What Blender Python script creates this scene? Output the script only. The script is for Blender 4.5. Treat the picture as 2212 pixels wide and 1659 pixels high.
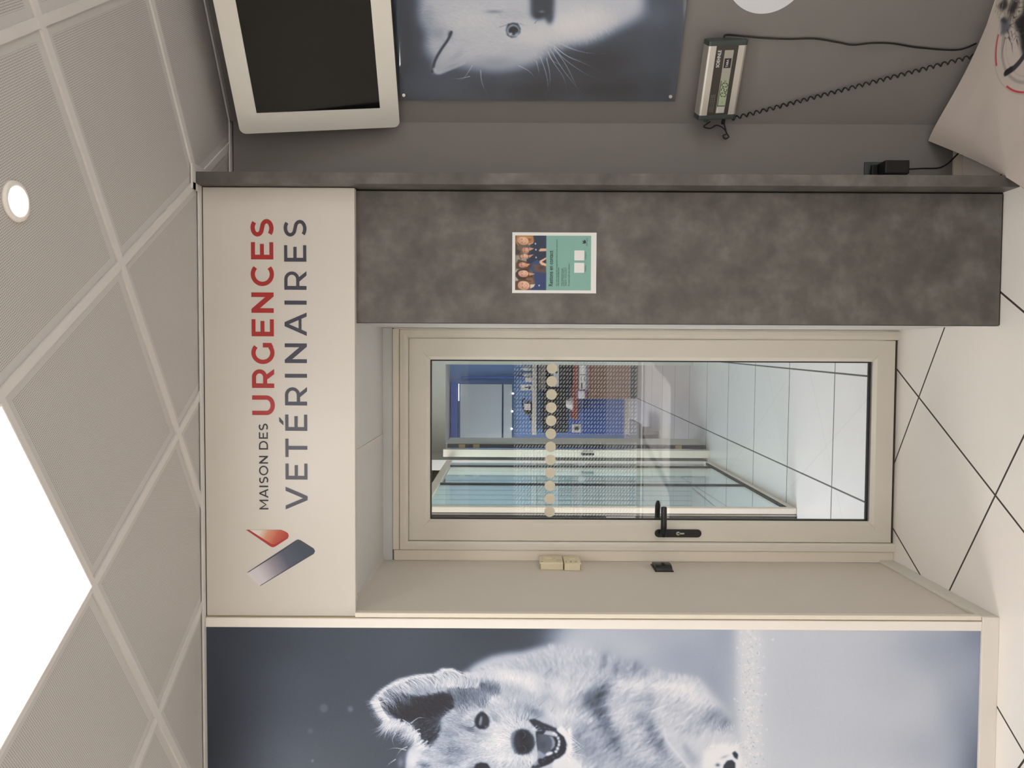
import bpy, bmesh, math, random
import numpy as np
from mathutils import Vector, Matrix

for o in list(bpy.data.objects):
    bpy.data.objects.remove(o)
S = bpy.context.scene
COL = S.collection

# ---------------------------------------------------------------- camera
EYE = Vector((0.0, 0.0, 1.6812))
yaw, pitch, roll = -0.037896, 0.000801, 0.005061
fwd = Vector((math.sin(yaw)*math.cos(pitch), math.cos(yaw)*math.cos(pitch), math.sin(pitch)))
r0 = Vector((math.cos(yaw), -math.sin(yaw), 0)); u0 = r0.cross(fwd)
rgt = r0*math.cos(roll)+u0*math.sin(roll); upv = -r0*math.sin(roll)+u0*math.cos(roll)
cam = bpy.data.cameras.new('camera'); co = bpy.data.objects.new('camera', cam); COL.objects.link(co)
X, Y, Z = -upv, rgt, -fwd                       # the phone was held on its side
co.matrix_world = Matrix(((X.x, Y.x, Z.x, EYE.x), (X.y, Y.y, Z.y, EYE.y), (X.z, Y.z, Z.z, EYE.z), (0, 0, 0, 1)))
cam.sensor_fit = 'HORIZONTAL'; cam.sensor_width = 36; cam.lens = 36*1626.94/2212
cam.clip_start = .02
S.camera = co

# ---------------------------------------------------------------- light and exposure
S.view_settings.view_transform = 'Standard'; S.view_settings.look = 'None'
S.view_settings.gamma = 1; S.view_settings.use_curve_mapping = False
S.view_settings.exposure = -0.1
W = bpy.data.worlds.new('sky'); S.world = W; W.use_nodes = True
W.node_tree.nodes['Background'].inputs[0].default_value = (.78, .89, 1.0, 1)
W.node_tree.nodes['Background'].inputs[1].default_value = 1.0

def area(name, loc, rot, sx, sy, power, col, spread=180):
    l = bpy.data.lights.new(name, 'AREA'); l.shape = 'RECTANGLE'; l.size, l.size_y = sx, sy
    l.energy = power; l.color = col; l.spread = math.radians(spread)
    o = bpy.data.objects.new(name, l); o.location = loc; o.rotation_euler = rot; COL.objects.link(o)
    return o
# daylight entering by the glazed front behind the photographer, and by the lobby's left opening; one fill is added
area('daylight_front', (1.56, -3.25, 1.35), (math.radians(-90), 0, math.radians(180)), 2.2, 2.1, 6, (.97, .97, 1.0))
area('daylight_side', (3.32, -.55, 1.45), (0, math.radians(90), 0), 2.0, 3.2, 34, (1.0, .98, .95))
area('slat_wall_fill', (-1.8, 5.7, 2.5), (math.radians(35), 0, 0), 1.3, .9, 26, (.95, .97, 1.0))  # fill added under the porch roof to brighten the slatted wall
area('daylight_lobby_door', (-2.4, 3.95, 1.3), (0, math.radians(-90), 0), 2.2, .9, 58, (.95, .97, 1.0))
sun = bpy.data.lights.new('sun', 'SUN'); sun.energy = 17; sun.angle = .02; sun.color = (1, .97, .92); so = bpy.data.objects.new('sun', sun); COL.objects.link(so)
so.rotation_euler = (math.radians(38), 0, math.radians(12))
area('reception_light', (-1.75, 9.4, 2.55), (0, math.radians(-15), 0), 1.4, 2.2, 42, (.96, .97, 1.0))

# ---------------------------------------------------------------- node helpers
class NT:
    def __init__(s, mat): s.t = mat.node_tree; s.n = s.t.nodes
    def add(s, typ, **kw):
        n = s.n.new(typ)
        for k, v in kw.items(): setattr(n, k, v)
        return n
    def put(s, sock, v):
        if isinstance(v, bpy.types.NodeSocket): s.t.links.new(v, sock)
        elif isinstance(v, (tuple, list)) and sock.type == 'RGBA' and len(v) == 3: sock.default_value = (*v, 1)
        else: sock.default_value = v
    def m(s, op, a, b=0.0, c=0.0):
        n = s.add('ShaderNodeMath', operation=op)
        for i, v in enumerate((a, b, c)): s.put(n.inputs[i], v)
        return n.outputs[0]
    def mix(s, f, a, b):
        n = s.add('ShaderNodeMix', data_type='RGBA'); s.put(n.inputs[0], f); s.put(n.inputs[6], a); s.put(n.inputs[7], b)
        return n.outputs[2]
    def pos(s, rot=0.0, off=(0, 0, 0)):
        g = s.add('ShaderNodeNewGeometry'); mp = s.add('ShaderNodeMapping', vector_type='TEXTURE')
        mp.inputs['Location'].default_value = off; mp.inputs['Rotation'].default_value = (0, 0, rot)
        s.t.links.new(g.outputs['Position'], mp.inputs['Vector'])
        x = s.add('ShaderNodeSeparateXYZ'); s.t.links.new(mp.outputs[0], x.inputs[0])
        return mp.outputs[0], x.outputs
    def noise(s, vec, scale, detail=3, rough=.5):
        n = s.add('ShaderNodeTexNoise'); n.inputs['Scale'].default_value = scale
        n.inputs['Detail'].default_value = detail; n.inputs['Roughness'].default_value = rough
        if vec is not None: s.t.links.new(vec, n.inputs['Vector'])
        return n.outputs[0]
    def ramp(s, f, stops):
        n = s.add('ShaderNodeValToRGB'); s.put(n.inputs[0], f); e = n.color_ramp.elements
        while len(e) < len(stops): e.new(.5)
        for el, (p, c) in zip(e, stops): el.position = p; el.color = (*c, 1)
        return n.outputs[0]
    def edge(s, c, pitch, half):                 # 1 within half of a line repeated every pitch
        f = s.m('FRACT', s.m('ADD', s.m('DIVIDE', c, pitch), .5))
        d = s.m('MULTIPLY', s.m('ABSOLUTE', s.m('SUBTRACT', f, .5)), pitch)
        return s.m('LESS_THAN', d, half)

def lin(h):
    if isinstance(h, str): h = [int(h[i:i+2], 16)/255 for i in (0, 2, 4)]
    return tuple(c/12.92 if c <= .04045 else ((c+.055)/1.055)**2.4 for c in h)

def mat(name, col, rough=.5, metal=0.0, var=0.0, vscale=4.0, bump=0.0, bscale=200, spec=.5, coat=0.0):
    m = bpy.data.materials.new(name); m.use_nodes = True; nt = NT(m); b = m.node_tree.nodes['Principled BSDF']
    b.inputs['Roughness'].default_value = rough; b.inputs['Metallic'].default_value = metal
    b.inputs['Specular IOR Level'].default_value = spec; b.inputs['Coat Weight'].default_value = coat
    c = lin(col) if isinstance(col, str) else col
    v, _ = nt.pos()
    n = nt.noise(v, vscale, 4)
    lo = tuple(x*(1-var) for x in c); hi = tuple(min(1, x*(1+var)) for x in c)
    nt.put(b.inputs['Base Color'], nt.mix(n, lo, hi))
    if bump:
        bn = nt.add('ShaderNodeBump'); bn.inputs['Strength'].default_value = bump; bn.inputs['Distance'].default_value = .002
        nt.put(bn.inputs['Height'], nt.noise(v, bscale, 2)); nt.put(b.inputs['Normal'], bn.outputs[0])
    return m

def emit(name, col, k):
    m = bpy.data.materials.new(name); m.use_nodes = True; nt = NT(m)
    e = nt.add('ShaderNodeEmission'); e.inputs[0].default_value = (*col, 1); e.inputs[1].default_value = k
    m.node_tree.links.new(e.outputs[0], m.node_tree.nodes['Material Output'].inputs[0])
    return m

def glassmat(name, tint=(1, 1, 1), ior=1.5, rough=0.0):
    m = bpy.data.materials.new(name); m.use_nodes = True; nt = NT(m)
    t = nt.add('ShaderNodeBsdfTransparent'); t.inputs[0].default_value = (*tint, 1)
    g = nt.add('ShaderNodeBsdfGlossy'); g.inputs['Roughness'].default_value = rough
    f = nt.add('ShaderNodeFresnel'); ge = nt.add('ShaderNodeNewGeometry')     # same reflectance on both faces of the thin pane
    nt.put(f.inputs[0], nt.m('ADD', nt.m('MULTIPLY', ge.outputs['Backfacing'], 1/ior-ior), ior))
    mx = nt.add('ShaderNodeMixShader'); nt.put(mx.inputs[0], f.outputs[0]); nt.put(mx.inputs[1], t.outputs[0]); nt.put(mx.inputs[2], g.outputs[0])
    nt.put(m.node_tree.nodes['Material Output'].inputs[0], mx.outputs[0])
    return m

# ---------------------------------------------------------------- materials
CTH, CO = -.5922, (.7417, 1.7167)       # ceiling grid: turn and origin
FTH, FO = -.5519, (-.1644, 3.1143)      # floor tiles

def m_ceiling():
    m = bpy.data.materials.new('perforated_metal_tile'); m.use_nodes = True; nt = NT(m); b = m.node_tree.nodes['Principled BSDF']
    v, p = nt.pos(CTH, (CO[0], CO[1], 0))
    def dots(c, ph=0.0):
        f = nt.m('FRACT', nt.m('ADD', nt.m('DIVIDE', c, .0052), ph)); return nt.m('SUBTRACT', f, .5)
    dx, dy = dots(p[0]), dots(p[1])
    r2 = nt.m('ADD', nt.m('MULTIPLY', dx, dx), nt.m('MULTIPLY', dy, dy))
    hole = nt.m('LESS_THAN', r2, .072)
    rim = nt.m('MAXIMUM', nt.edge(p[0], .6, .034), nt.edge(p[1], .6, .034))
    hole = nt.m('MULTIPLY', hole, nt.m('SUBTRACT', 1.0, rim))
    base = nt.mix(nt.noise(v, 2.5, 3), lin('c1bdba'), lin('c7c3c0'))
    nt.put(b.inputs['Base Color'], nt.mix(hole, base, lin('857e77')))
    b.inputs['Roughness'].default_value = .6
    return m

def m_floor(name, th, org, px, py, half, c1, c2, grout):
    m = bpy.data.materials.new(name); m.use_nodes = True; nt = NT(m); b = m.node_tree.nodes['Principled BSDF']
    v, p = nt.pos(th, (org[0], org[1], 0))
    g = nt.m('MAXIMUM', nt.edge(p[0], px, half), nt.edge(p[1], py, half))
    n = nt.noise(v, 3.0, 4)
    base = nt.mix(n, lin(c1), lin(c2))
    nt.put(b.inputs['Base Color'], nt.mix(g, base, lin(grout)))
    nt.put(b.inputs['Roughness'], nt.m('ADD', .26, nt.m('MULTIPLY', g, .5)))
    bn = nt.add('ShaderNodeBump'); bn.inputs['Strength'].default_value = .12; bn.inputs['Distance'].default_value = .002
    nt.put(bn.inputs['Height'], nt.m('SUBTRACT', nt.noise(v, 9.0, 3), nt.m('MULTIPLY', g, 2.0))); nt.put(b.inputs['Normal'], bn.outputs[0])
    return m

def m_concrete():
    m = bpy.data.materials.new('concrete_look_laminate'); m.use_nodes = True; nt = NT(m); b = m.node_tree.nodes['Principled BSDF']
    v, p = nt.pos()
    n1 = nt.noise(v, 11, 5, .52); n2 = nt.noise(v, 30, 4, .5)
    n = nt.m('ADD', nt.m('MULTIPLY', n1, .75), nt.m('MULTIPLY', n2, .25))
    nt.put(b.inputs['Base Color'], nt.ramp(n, [(.30, lin('4a4643')), (.45, lin('55514d')), (.55, lin('5f5b57')), (.70, lin('6d6b66'))]))
    b.inputs['Roughness'].default_value = .45
    return m

M = dict(
    ceiling=m_ceiling(),
    floor=m_floor('cream_floor_tile', FTH, FO, .5976, .5976, .0038, 'ede6df', 'f2ece5', '3c332d'),
    lobby=m_floor('white_lobby_tile', math.radians(-1.05), (-.083, 3.93), .60, .644, .0045, 'd9d8d9', 'e2e1e2', '50504f'),
    concrete=m_concrete(),
    white=mat('white_lacquer', 'e2dad2', .4, var=.02), trim=mat('white_profile', 'ebe4dc', .35, var=.02),
    cream=mat('aged_cream_plastic', 'e3d9c9', .4, var=.03, vscale=12), wall=mat('white_paint', 'd8d2c7', .6, var=.02, bump=.1),
    alc=mat('pale_grey_paint', 'd3cabf', .55, var=.02, bump=.1), board=mat('sign_board_white', 'cac4bb', .38, var=.015),
    soffit=mat('soffit_panel', 'cfcfcd', .5, var=.02), rail=mat('ceiling_rail', 'd4cfcb', .45, var=.02),
    gap=mat('dark_gap', '15110f', .8), pvc=mat('cream_pvc', 'ddd6c9', .32, var=.015),
    grey=mat('grey_wall_paint', '7d7875', .6, var=.02, bump=.12), gasket=mat('black_rubber', '0c0b0c', .5),
    glass=glassmat('clear_glass'), green=glassmat('green_tinted_glass', (.88, .95, .94), 1.3),
    black=mat('black_plastic', '141416', .35), blackm=mat('matt_black_metal', '131317', .28, var=.05),
    chrome=mat('brushed_steel', 'b8b4ae', .3, 1.0), brass=mat('dull_brass', 'b09a6a', .35, .9),
    slate=mat('slate_plastic', '3b4442', .4), brown=mat('dark_brown_film', '3a362f', .4), silver=mat('satin_aluminium', 'c9c4bb', .34, .55),
    labelg=mat('light_grey_label', 'aaa89a', .4), lcd=mat('green_lcd', 'abb896', .25), paper=mat('white_paper', 'dcdad8', .5),
    red=mat('red_vinyl', 'a32a26', .4), navy=mat('navy_vinyl', '40404c', .4), ink=mat('dark_ink', '2c2530', .5),
    blue=mat('blue_laminate', '7399d0', .45, var=.03), blued=mat('deep_blue_laminate', '4a6cba', .45), pale=mat('pale_frosted_panel', 'bccad2', .5, var=.05, vscale=2),
    wood=mat('brown_desk_front', '8a6a55', .5, var=.04), aged=mat('yellowed_thermostat_plastic', 'ddd0b0', .4, var=.03, vscale=12), redwood=mat('red_brown_worktop', '8a4636', .45), dark=mat('dark_plinth', '35363e', .5),
    bench=mat('grey_bench', '8d8c92', .5), grout=mat('grey_board', 'a9a9a4', .5),
)

# ---------------------------------------------------------------- mesh helpers
def box(bm, x0, x1, y0, y1, z0, z1):
    v = [bm.verts.new(p) for p in ((x0, y0, z0), (x1, y0, z0), (x1, y1, z0), (x0, y1, z0), (x0, y0, z1), (x1, y0, z1), (x1, y1, z1), (x0, y1, z1))]
    for f in ((0, 3, 2, 1), (4, 5, 6, 7), (0, 1, 5, 4), (1, 2, 6, 5), (2, 3, 7, 6), (3, 0, 4, 7)):
        bm.faces.new([v[i] for i in f])
    return v
def boxes(*bs):
    bm = bmesh.new()
    for b in bs: box(bm, *b)
    return bm
def cyl(bm, c, r, h, axis='z', n=32, r2=None):
    r2 = r if r2 is None else r2; a, b = [], []
    for i in range(n):
        t = 2*math.pi*i/n; cs, sn = math.cos(t), math.sin(t)
        def P(rr, k):
            if axis == 'z': return (c[0]+rr*cs, c[1]+rr*sn, c[2]+k)
            if axis == 'y': return (c[0]+rr*cs, c[1]+k, c[2]+rr*sn)
            return (c[0]+k, c[1]+rr*cs, c[2]+rr*sn)
        a.append(bm.verts.new(P(r, 0))); b.append(bm.verts.new(P(r2, h)))
    for i in range(n):
        j = (i+1) % n; bm.faces.new((a[i], a[j], b[j], b[i]))
    bm.faces.new(a[::-1]); bm.faces.new(b)
def tube(bm, pts, r, n=8, closed=False):
    pts = [Vector(p) for p in pts]; rings = []; m = len(pts)
    nrm = None
    for i, p in enumerate(pts):
        d = (pts[min(i+1, m-1)]-pts[max(i-1, 0)]).normalized()
        if nrm is None:
            nrm = d.cross(Vector((0, 0, 1)) if abs(d.z) < .9 else Vector((1, 0, 0))).normalized()
        nrm = (nrm-d*nrm.dot(d)).normalized(); b = d.cross(nrm)
        rr = r[i] if isinstance(r, (list, tuple)) else r
        rings.append([bm.verts.new(p+(nrm*math.cos(2*math.pi*k/n)+b*math.sin(2*math.pi*k/n))*rr) for k in range(n)])
    for a, b in zip(rings, rings[1:]):
        for k in range(n): bm.faces.new((a[k], a[(k+1) % n], b[(k+1) % n], b[k]))
    bm.faces.new(rings[0][::-1]); bm.faces.new(rings[-1])
def smoothpath(P, k=8):
    P = [Vector(p) for p in P]; out = [P[0]]
    for i in range(len(P)-1):
        a, b, c, d = P[max(i-1, 0)], P[i], P[i+1], P[min(i+2, len(P)-1)]
        for j in range(1, k+1):
            t = j/k; out.append(.5*((2*b)+(-a+c)*t+(2*a-5*b+4*c-d)*t*t+(-a+3*b-3*c+d)*t**3))
    return out
def prism(bm, pts, y0, y1):                        # outline in x-z pushed along y
    a = [bm.verts.new((x, y0, z)) for x, z in pts]; b = [bm.verts.new((x, y1, z)) for x, z in pts]
    n = len(pts); bm.faces.new(a); bm.faces.new(b[::-1])
    for i in range(n): bm.faces.new((a[i], b[i], b[(i+1) % n], a[(i+1) % n]))
def rrect(x0, x1, z0, z1, r, n=6):
    out = []
    for cx, cz, a0 in ((x1-r, z1-r, 0), (x0+r, z1-r, 90), (x0+r, z0+r, 180), (x1-r, z0+r, 270)):
        for i in range(n+1):
            t = math.radians(a0+90*i/n); out.append((cx+r*math.cos(t), cz+r*math.sin(t)))
    return out
def obj(name, bm, m, parent=None, bevel=0.0, smooth=False, seg=2, keep=False):
    bmesh.ops.recalc_face_normals(bm, faces=bm.faces[:])
    me = bpy.data.meshes.new(name); bm.to_mesh(me); bm.free()
    if m is not None: me.materials.append(M[m] if isinstance(m, str) else m)
    o = bpy.data.objects.new(name, me); COL.objects.link(o)
    if bevel:
        md = o.modifiers.new('bevel', 'BEVEL'); md.width = bevel; md.segments = seg; md.limit_method = 'ANGLE'
    if smooth:
        for p in me.polygons: p.use_smooth = True
    if parent is not None:
        o.parent = parent
        if not keep: o.matrix_parent_inverse = parent.matrix_basis.inverted()
    return o
def tag(o, label=None, cat=None, group=None, kind=None):
    if label: o['label'] = label
    if cat: o['category'] = cat
    if group: o['group'] = group
    if kind: o['kind'] = kind
    return o
def thing(name, label, cat, loc, rz=0.0, group=None, mw=None):
    o = bpy.data.objects.new(name, None); COL.objects.link(o); o.empty_display_size = .05
    if mw is not None: o.matrix_basis = mw
    else: o.location = loc; o.rotation_euler = (0, 0, rz)
    bpy.context.view_layer.update()
    return tag(o, label, cat, group)
def sroot(name):
    o = bpy.data.objects.new(name, None); COL.objects.link(o); return tag(o, kind='structure')
def struct(name, bm, m, label=None, cat=None, **k):
    o = obj(name, bm, m, **k); return tag(o, label, cat, None, 'structure')
def frame_path(bm, path, prof, closed=False):
    """mitred moulding: path = (x, z) corners, prof = (inset, y) points; inset is towards the path's right"""
    n = len(path); rings = []
    for i, (x, z) in enumerate(path):
        def nr(a, b):
            dx, dz = b[0]-a[0], b[1]-a[1]; L = math.hypot(dx, dz); return (dz/L, -dx/L)
        if closed: n1, n2 = nr(path[i-1], path[i]), nr(path[i], path[(i+1) % n])
        else:
            n1 = nr(path[i-1], path[i]) if i else nr(path[0], path[1])
            n2 = nr(path[i], path[i+1]) if i < n-1 else nr(path[-2], path[-1])
        mx, mz = n1[0]+n2[0], n1[1]+n2[1]; k = 2/(mx*mx+mz*mz); mx, mz = mx*k, mz*k
        rings.append([bm.verts.new((x+mx*s, y, z+mz*s)) for s, y in prof])
    m = len(prof)
    for i in range(n if closed else n-1):
        a, b = rings[i], rings[(i+1) % n]
        for k in range(m): bm.faces.new((a[k], a[(k+1) % m], b[(k+1) % m], b[k]))
    if not closed: bm.faces.new(rings[0]); bm.faces.new(rings[-1][::-1])
FONT = {}
def text(name, s, size, m, parent, mw, extrude=.0001, align='LEFT', sx=1.0, keep=False, bold=0.0):
    cu = bpy.data.curves.new(name, 'FONT'); cu.body = s; cu.size = size; cu.extrude = extrude; cu.align_x = align; cu.offset = bold
    t = bpy.data.objects.new(name, cu); COL.objects.link(t)
    bpy.context.view_layer.update()
    me = bpy.data.meshes.new_from_object(t.evaluated_get(bpy.context.evaluated_depsgraph_get()))
    bpy.data.objects.remove(t); me.name = name; me.materials.clear(); me.materials.append(M[m] if isinstance(m, str) else m)
    me.transform(mw @ Matrix.Diagonal((sx, 1, 1, 1)))
    o = bpy.data.objects.new(name, me); COL.objects.link(o)
    o.parent = parent
    if not keep: o.matrix_parent_inverse = parent.matrix_basis.inverted()
    return o
FACE_Y = Matrix(((1, 0, 0, 0), (0, 0, 1, 0), (0, 1, 0, 0), (0, 0, 0, 1)))   # text plane -> x-z plane
def faceM(x, y, z): # lettering readable from -y
    return Matrix.Translation((x, y, z)) @ Matrix.Rotation(math.radians(90), 4, 'X')
def painted(name, c, fn, parent, rough=.45, coat=0.0, keep=False, spec=.5):
    """a sheet whose vertices carry the picture"""
    h, w = c.h, c.w
    rgb = duotone(c.a[..., 0]) if c.ch == 1 else c.a
    rgb = np.clip(rgb, 0, 1); L = np.where(rgb <= .04045, rgb/12.92, ((rgb+.055)/1.055)**2.4)
    jx, iy = np.meshgrid((np.arange(w)+.5)/w, (np.arange(h)+.5)/h)
    V = fn(jx.ravel(), iy.ravel())
    idx = np.arange(h*w).reshape(h, w)
    F = np.stack([idx[:-1, :-1], idx[:-1, 1:], idx[1:, 1:], idx[1:, :-1]], -1).reshape(-1, 4)
    me = bpy.data.meshes.new(name); me.vertices.add(len(V)); me.vertices.foreach_set('co', V.astype(np.float32).ravel())
    me.loops.add(F.size); me.loops.foreach_set('vertex_index', F.astype(np.int32).ravel())
    me.polygons.add(len(F)); me.polygons.foreach_set('loop_start', np.arange(0, F.size, 4, dtype=np.int32)); me.polygons.foreach_set('loop_total', np.full(len(F), 4, np.int32))
    me.update(calc_edges=True)
    ca = me.color_attributes.new('ink', 'FLOAT_COLOR', 'POINT')
    ca.data.foreach_set('color', np.concatenate([L.reshape(-1, 3), np.ones((h*w, 1))], 1).astype(np.float32).ravel())
    m = bpy.data.materials.new(name+'_ink'); m.use_nodes = True; nt = NT(m); b = m.node_tree.nodes['Principled BSDF']
    at = nt.add('ShaderNodeVertexColor'); at.layer_name = 'ink'
    g = nt.add('ShaderNodeMix', data_type='RGBA', blend_type='MULTIPLY'); g.inputs[0].default_value = 1
    nt.put(g.inputs[6], at.outputs[0]); g.inputs[7].default_value = (PRINT, PRINT, PRINT, 1)
    nt.put(b.inputs['Base Color'], g.outputs[2]); b.inputs['Roughness'].default_value = rough; b.inputs['Coat Weight'].default_value = coat; b.inputs['Coat Roughness'].default_value = .02
    b.inputs['Specular IOR Level'].default_value = spec
    me.materials.append(m)
    o = bpy.data.objects.new(name, me); COL.objects.link(o); o.parent = parent
    if not keep: o.matrix_parent_inverse = parent.matrix_basis.inverted()
    return o
PRINT = 1.05
PANEL = 10.0
DOGK, CATK = 1.0, 1.0
# ---- painted prints: a small numpy raster painter, result goes to colour attributes ----
class Canvas:
    def __init__(s, x0, y0, x1, y1, k, ch=1, base=0.5):
        s.x0, s.y0, s.k = x0, y0, k
        s.w, s.h, s.ch = int((x1-x0)*k), int((y1-y0)*k), ch
        s.a = np.zeros((s.h, s.w, ch), np.float32) + np.array(base, np.float32)
        s.rng = np.random.RandomState(7)
        s.T = lambda x, y: (x, y)
        s.sc = 1.0
    def view(s, ox, oy, sc):                      # coordinates read off an enlargement
        s.T = lambda x, y: (ox+x/sc, oy+y/sc); s.sc = 1.0/sc
    def px(s, pts):
        p = np.array(pts, np.float64).reshape(-1, 2)
        X, Y = s.T(p[:, 0], p[:, 1])
        return np.stack([(X-s.x0)*s.k-.5, (Y-s.y0)*s.k-.5], 1)
    @staticmethod
    def box(m, r, ax):
        if r < 1: return m
        m = np.moveaxis(m, ax, 0)
        p = np.concatenate([np.repeat(m[:1], r+1, 0), m, np.repeat(m[-1:], r, 0)], 0)
        c = np.cumsum(p, 0, dtype=np.float64)
        o = (c[2*r+1:]-c[:-2*r-1])/(2*r+1)
        return np.moveaxis(o.astype(np.float32), 0, ax)
    def blur(s, m, sig):
        sig = sig*s.sc*s.k
        if sig < .35: return m
        r = max(1, int(round(math.sqrt(12*sig*sig/3+1)/2-.5)))
        for _ in range(3):
            m = s.box(m, r, 0); m = s.box(m, r, 1)
        return m
    def region(s, pts, pad):
        x0 = max(0, int(pts[:, 0].min()-pad)); x1 = min(s.w, int(pts[:, 0].max()+pad)+2)
        y0 = max(0, int(pts[:, 1].min()-pad)); y1 = min(s.h, int(pts[:, 1].max()+pad)+2)
        return x0, y0, x1, y1
    def mask_poly(s, pts, sig):
        p = s.px(pts); pad = 4*sig*s.sc*s.k+3
        x0 = int(p[:, 0].min()-pad); x1 = int(p[:, 0].max()+pad)+2
        y0 = int(p[:, 1].min()-pad); y1 = int(p[:, 1].max()+pad)+2
        if x1 <= 0 or y1 <= 0 or x0 >= s.w or y0 >= s.h: return None
        X0, X1, Y0, Y1 = max(x0, -400), min(x1, s.w+400), max(y0, -400), min(y1, s.h+400)
        gx, gy = np.meshgrid(np.arange(X0, X1), np.arange(Y0, Y1))
        ins = np.zeros(gx.shape, bool); n = len(p)
        for i in range(n):
            ax, ay = p[i]; bx, by = p[(i+1) % n]
            if ay == by: continue
            c = ((ay > gy) != (by > gy)) & (gx < (bx-ax)*(gy-ay)/(by-ay)+ax)
            ins ^= c
        m = s.blur(ins.astype(np.float32), max(sig, .45/s.sc/s.k))
        cx0, cy0, cx1, cy1 = max(X0, 0), max(Y0, 0), min(X1, s.w), min(Y1, s.h)
        return (cx0, cy0, cx1, cy1), m[cy0-Y0:cy1-Y0, cx0-X0:cx1-X0]
    def poly(s, pts, col, sig=1, al=1.0):
        r = s.mask_poly(pts, sig)
        if r is None: return
        (x0, y0, x1, y1), m = r
        if x1 <= x0 or y1 <= y0: return
        m = (m*al)[..., None]; a = s.a[y0:y1, x0:x1]
        s.a[y0:y1, x0:x1] = a*(1-m)+np.array(col, np.float32)*m
    def ell(s, x, y, rx, ry, col, sig=1, al=1.0, rot=0, n=28):
        c, d = math.cos(math.radians(rot)), math.sin(math.radians(rot))
        pts = []
        for i in range(n):
            t = 2*math.pi*i/n; u, v = rx*math.cos(t), ry*math.sin(t)
            pts.append((x+u*c-v*d, y+u*d+v*c))
        s.poly(pts, col, sig, al)
    def blob(s, x, y, rx, ry, col, al=1.0, rot=0):       # gaussian spot
        p = s.px([(x, y)])[0]; k = s.sc*s.k
        pad = 2.6*max(rx, ry)*k
        x0, y0, x1, y1 = s.region(np.array([p]), pad)
        if x1 <= x0 or y1 <= y0: return
        gx, gy = np.meshgrid(np.arange(x0, x1)-p[0], np.arange(y0, y1)-p[1])
        c, d = math.cos(math.radians(rot)), math.sin(math.radians(rot))
        u = (gx*c+gy*d)/(rx*k); v = (-gx*d+gy*c)/(ry*k)
        m = (np.exp(-(u*u+v*v))*al).astype(np.float32)[..., None]
        s.a[y0:y1, x0:x1] = s.a[y0:y1, x0:x1]*(1-m)+np.array(col, np.float32)*m
    def line(s, pts, w, col, sig=.3, al=1.0, taper=True):
        p = np.array(pts, float)
        if len(p) > 2:                                   # smooth
            q = [p[0]]
            for i in range(len(p)-1):
                p0, p1, p2, p3 = p[max(i-1, 0)], p[i], p[i+1], p[min(i+2, len(p)-1)]
                for t in np.linspace(0, 1, 9)[1:]:
                    q.append(.5*((2*p1)+(-p0+p2)*t+(2*p0-5*p1+4*p2-p3)*t*t+(-p0+3*p1-3*p2+p3)*t**3))
            p = np.array(q)
        q = s.px(p); seg = np.hypot(*np.diff(q, axis=0).T); cum = np.concatenate([[0], np.cumsum(seg)])
        n = max(3, int(cum[-1]/.8)+1); u = np.linspace(0, cum[-1], n)
        q = np.stack([np.interp(u, cum, q[:, 0]), np.interp(u, cum, q[:, 1])], 1); t = u/max(cum[-1], 1e-6)
        hw = w/2*s.sc*s.k*(np.clip(1-t, .15, 1) if taper else np.ones(n)); soft = max(sig*s.sc*s.k, .35)
        x0, y0, x1, y1 = s.region(q, hw.max()+2.5*soft+1)
        if x1 <= x0 or y1 <= y0: return
        gx, gy = np.meshgrid(np.arange(x0, x1, dtype=np.float32), np.arange(y0, y1, dtype=np.float32))
        m = np.zeros(gx.shape, np.float32)
        for (X, Y), r0 in zip(q, hw):
            e = soft+.3; d = np.hypot(gx-X, gy-Y)
            np.maximum(m, np.clip((r0+e-d)/(2*e), 0, 1)*min(1, (2*r0+.35)), out=m)
        m = (m*m*(3-2*m)*al)[..., None]
        s.a[y0:y1, x0:x1] = s.a[y0:y1, x0:x1]*(1-m)+np.array(col, np.float32)*m
    def strokes(s, x, y, ang, ln, dcol, al=.6, curve=0.0, wd=1.0):
        """many hairs at once: roots x,y, angle (deg), length, luminance added to the root's own"""
        p = s.px(np.stack([x, y], 1)); n = len(p); k = s.sc*s.k
        ang = np.radians(ang); ln = ln*k
        K = int(max(4, np.max(ln)*1.3)); t = np.linspace(0, 1, K)
        A = ang[:, None]+curve*t[None, :]*(np.ones((n, 1)) if np.isscalar(curve) else 1)
        dx = np.cumsum(np.cos(A), 1)*(ln[:, None]/K); dy = np.cumsum(np.sin(A), 1)*(ln[:, None]/K)
        X = p[:, :1]+dx; Y = p[:, 1:]+dy
        ix = np.clip(p[:, 0].astype(int), 0, s.w-1); iy = np.clip(p[:, 1].astype(int), 0, s.h-1)
        root = s.a[iy, ix, 0]
        val = np.clip(root+dcol, 0, 1.05)[:, None]*np.ones((1, K))
        wgt = (1-t[None, :]**2)*al*np.ones((n, 1))*wd
        W = np.zeros((s.h+2)*(s.w+2), np.float64); V = np.zeros_like(W)
        x0 = np.floor(X).astype(int); y0 = np.floor(Y).astype(int); fx = X-x0; fy = Y-y0
        for ox, oy, w in ((0, 0, (1-fx)*(1-fy)), (1, 0, fx*(1-fy)), (0, 1, (1-fx)*fy), (1, 1, fx*fy)):
            xx, yy = x0+ox, y0+oy
            ok = (xx >= 0) & (xx < s.w) & (yy >= 0) & (yy < s.h)
            idx = (yy*s.w+xx)[ok]; ww = (w*wgt)[ok]
            W += np.bincount(idx, ww, minlength=len(W)); V += np.bincount(idx, ww*val[ok], minlength=len(W))
        W = W[:s.h*s.w].reshape(s.h, s.w); V = V[:s.h*s.w].reshape(s.h, s.w)
        a = np.minimum(W, 1)*np.where(W > 0, 1, 0)
        avg = V/np.maximum(W, 1e-6)
        s.a[..., 0] = s.a[..., 0]*(1-a)+avg*a
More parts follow.
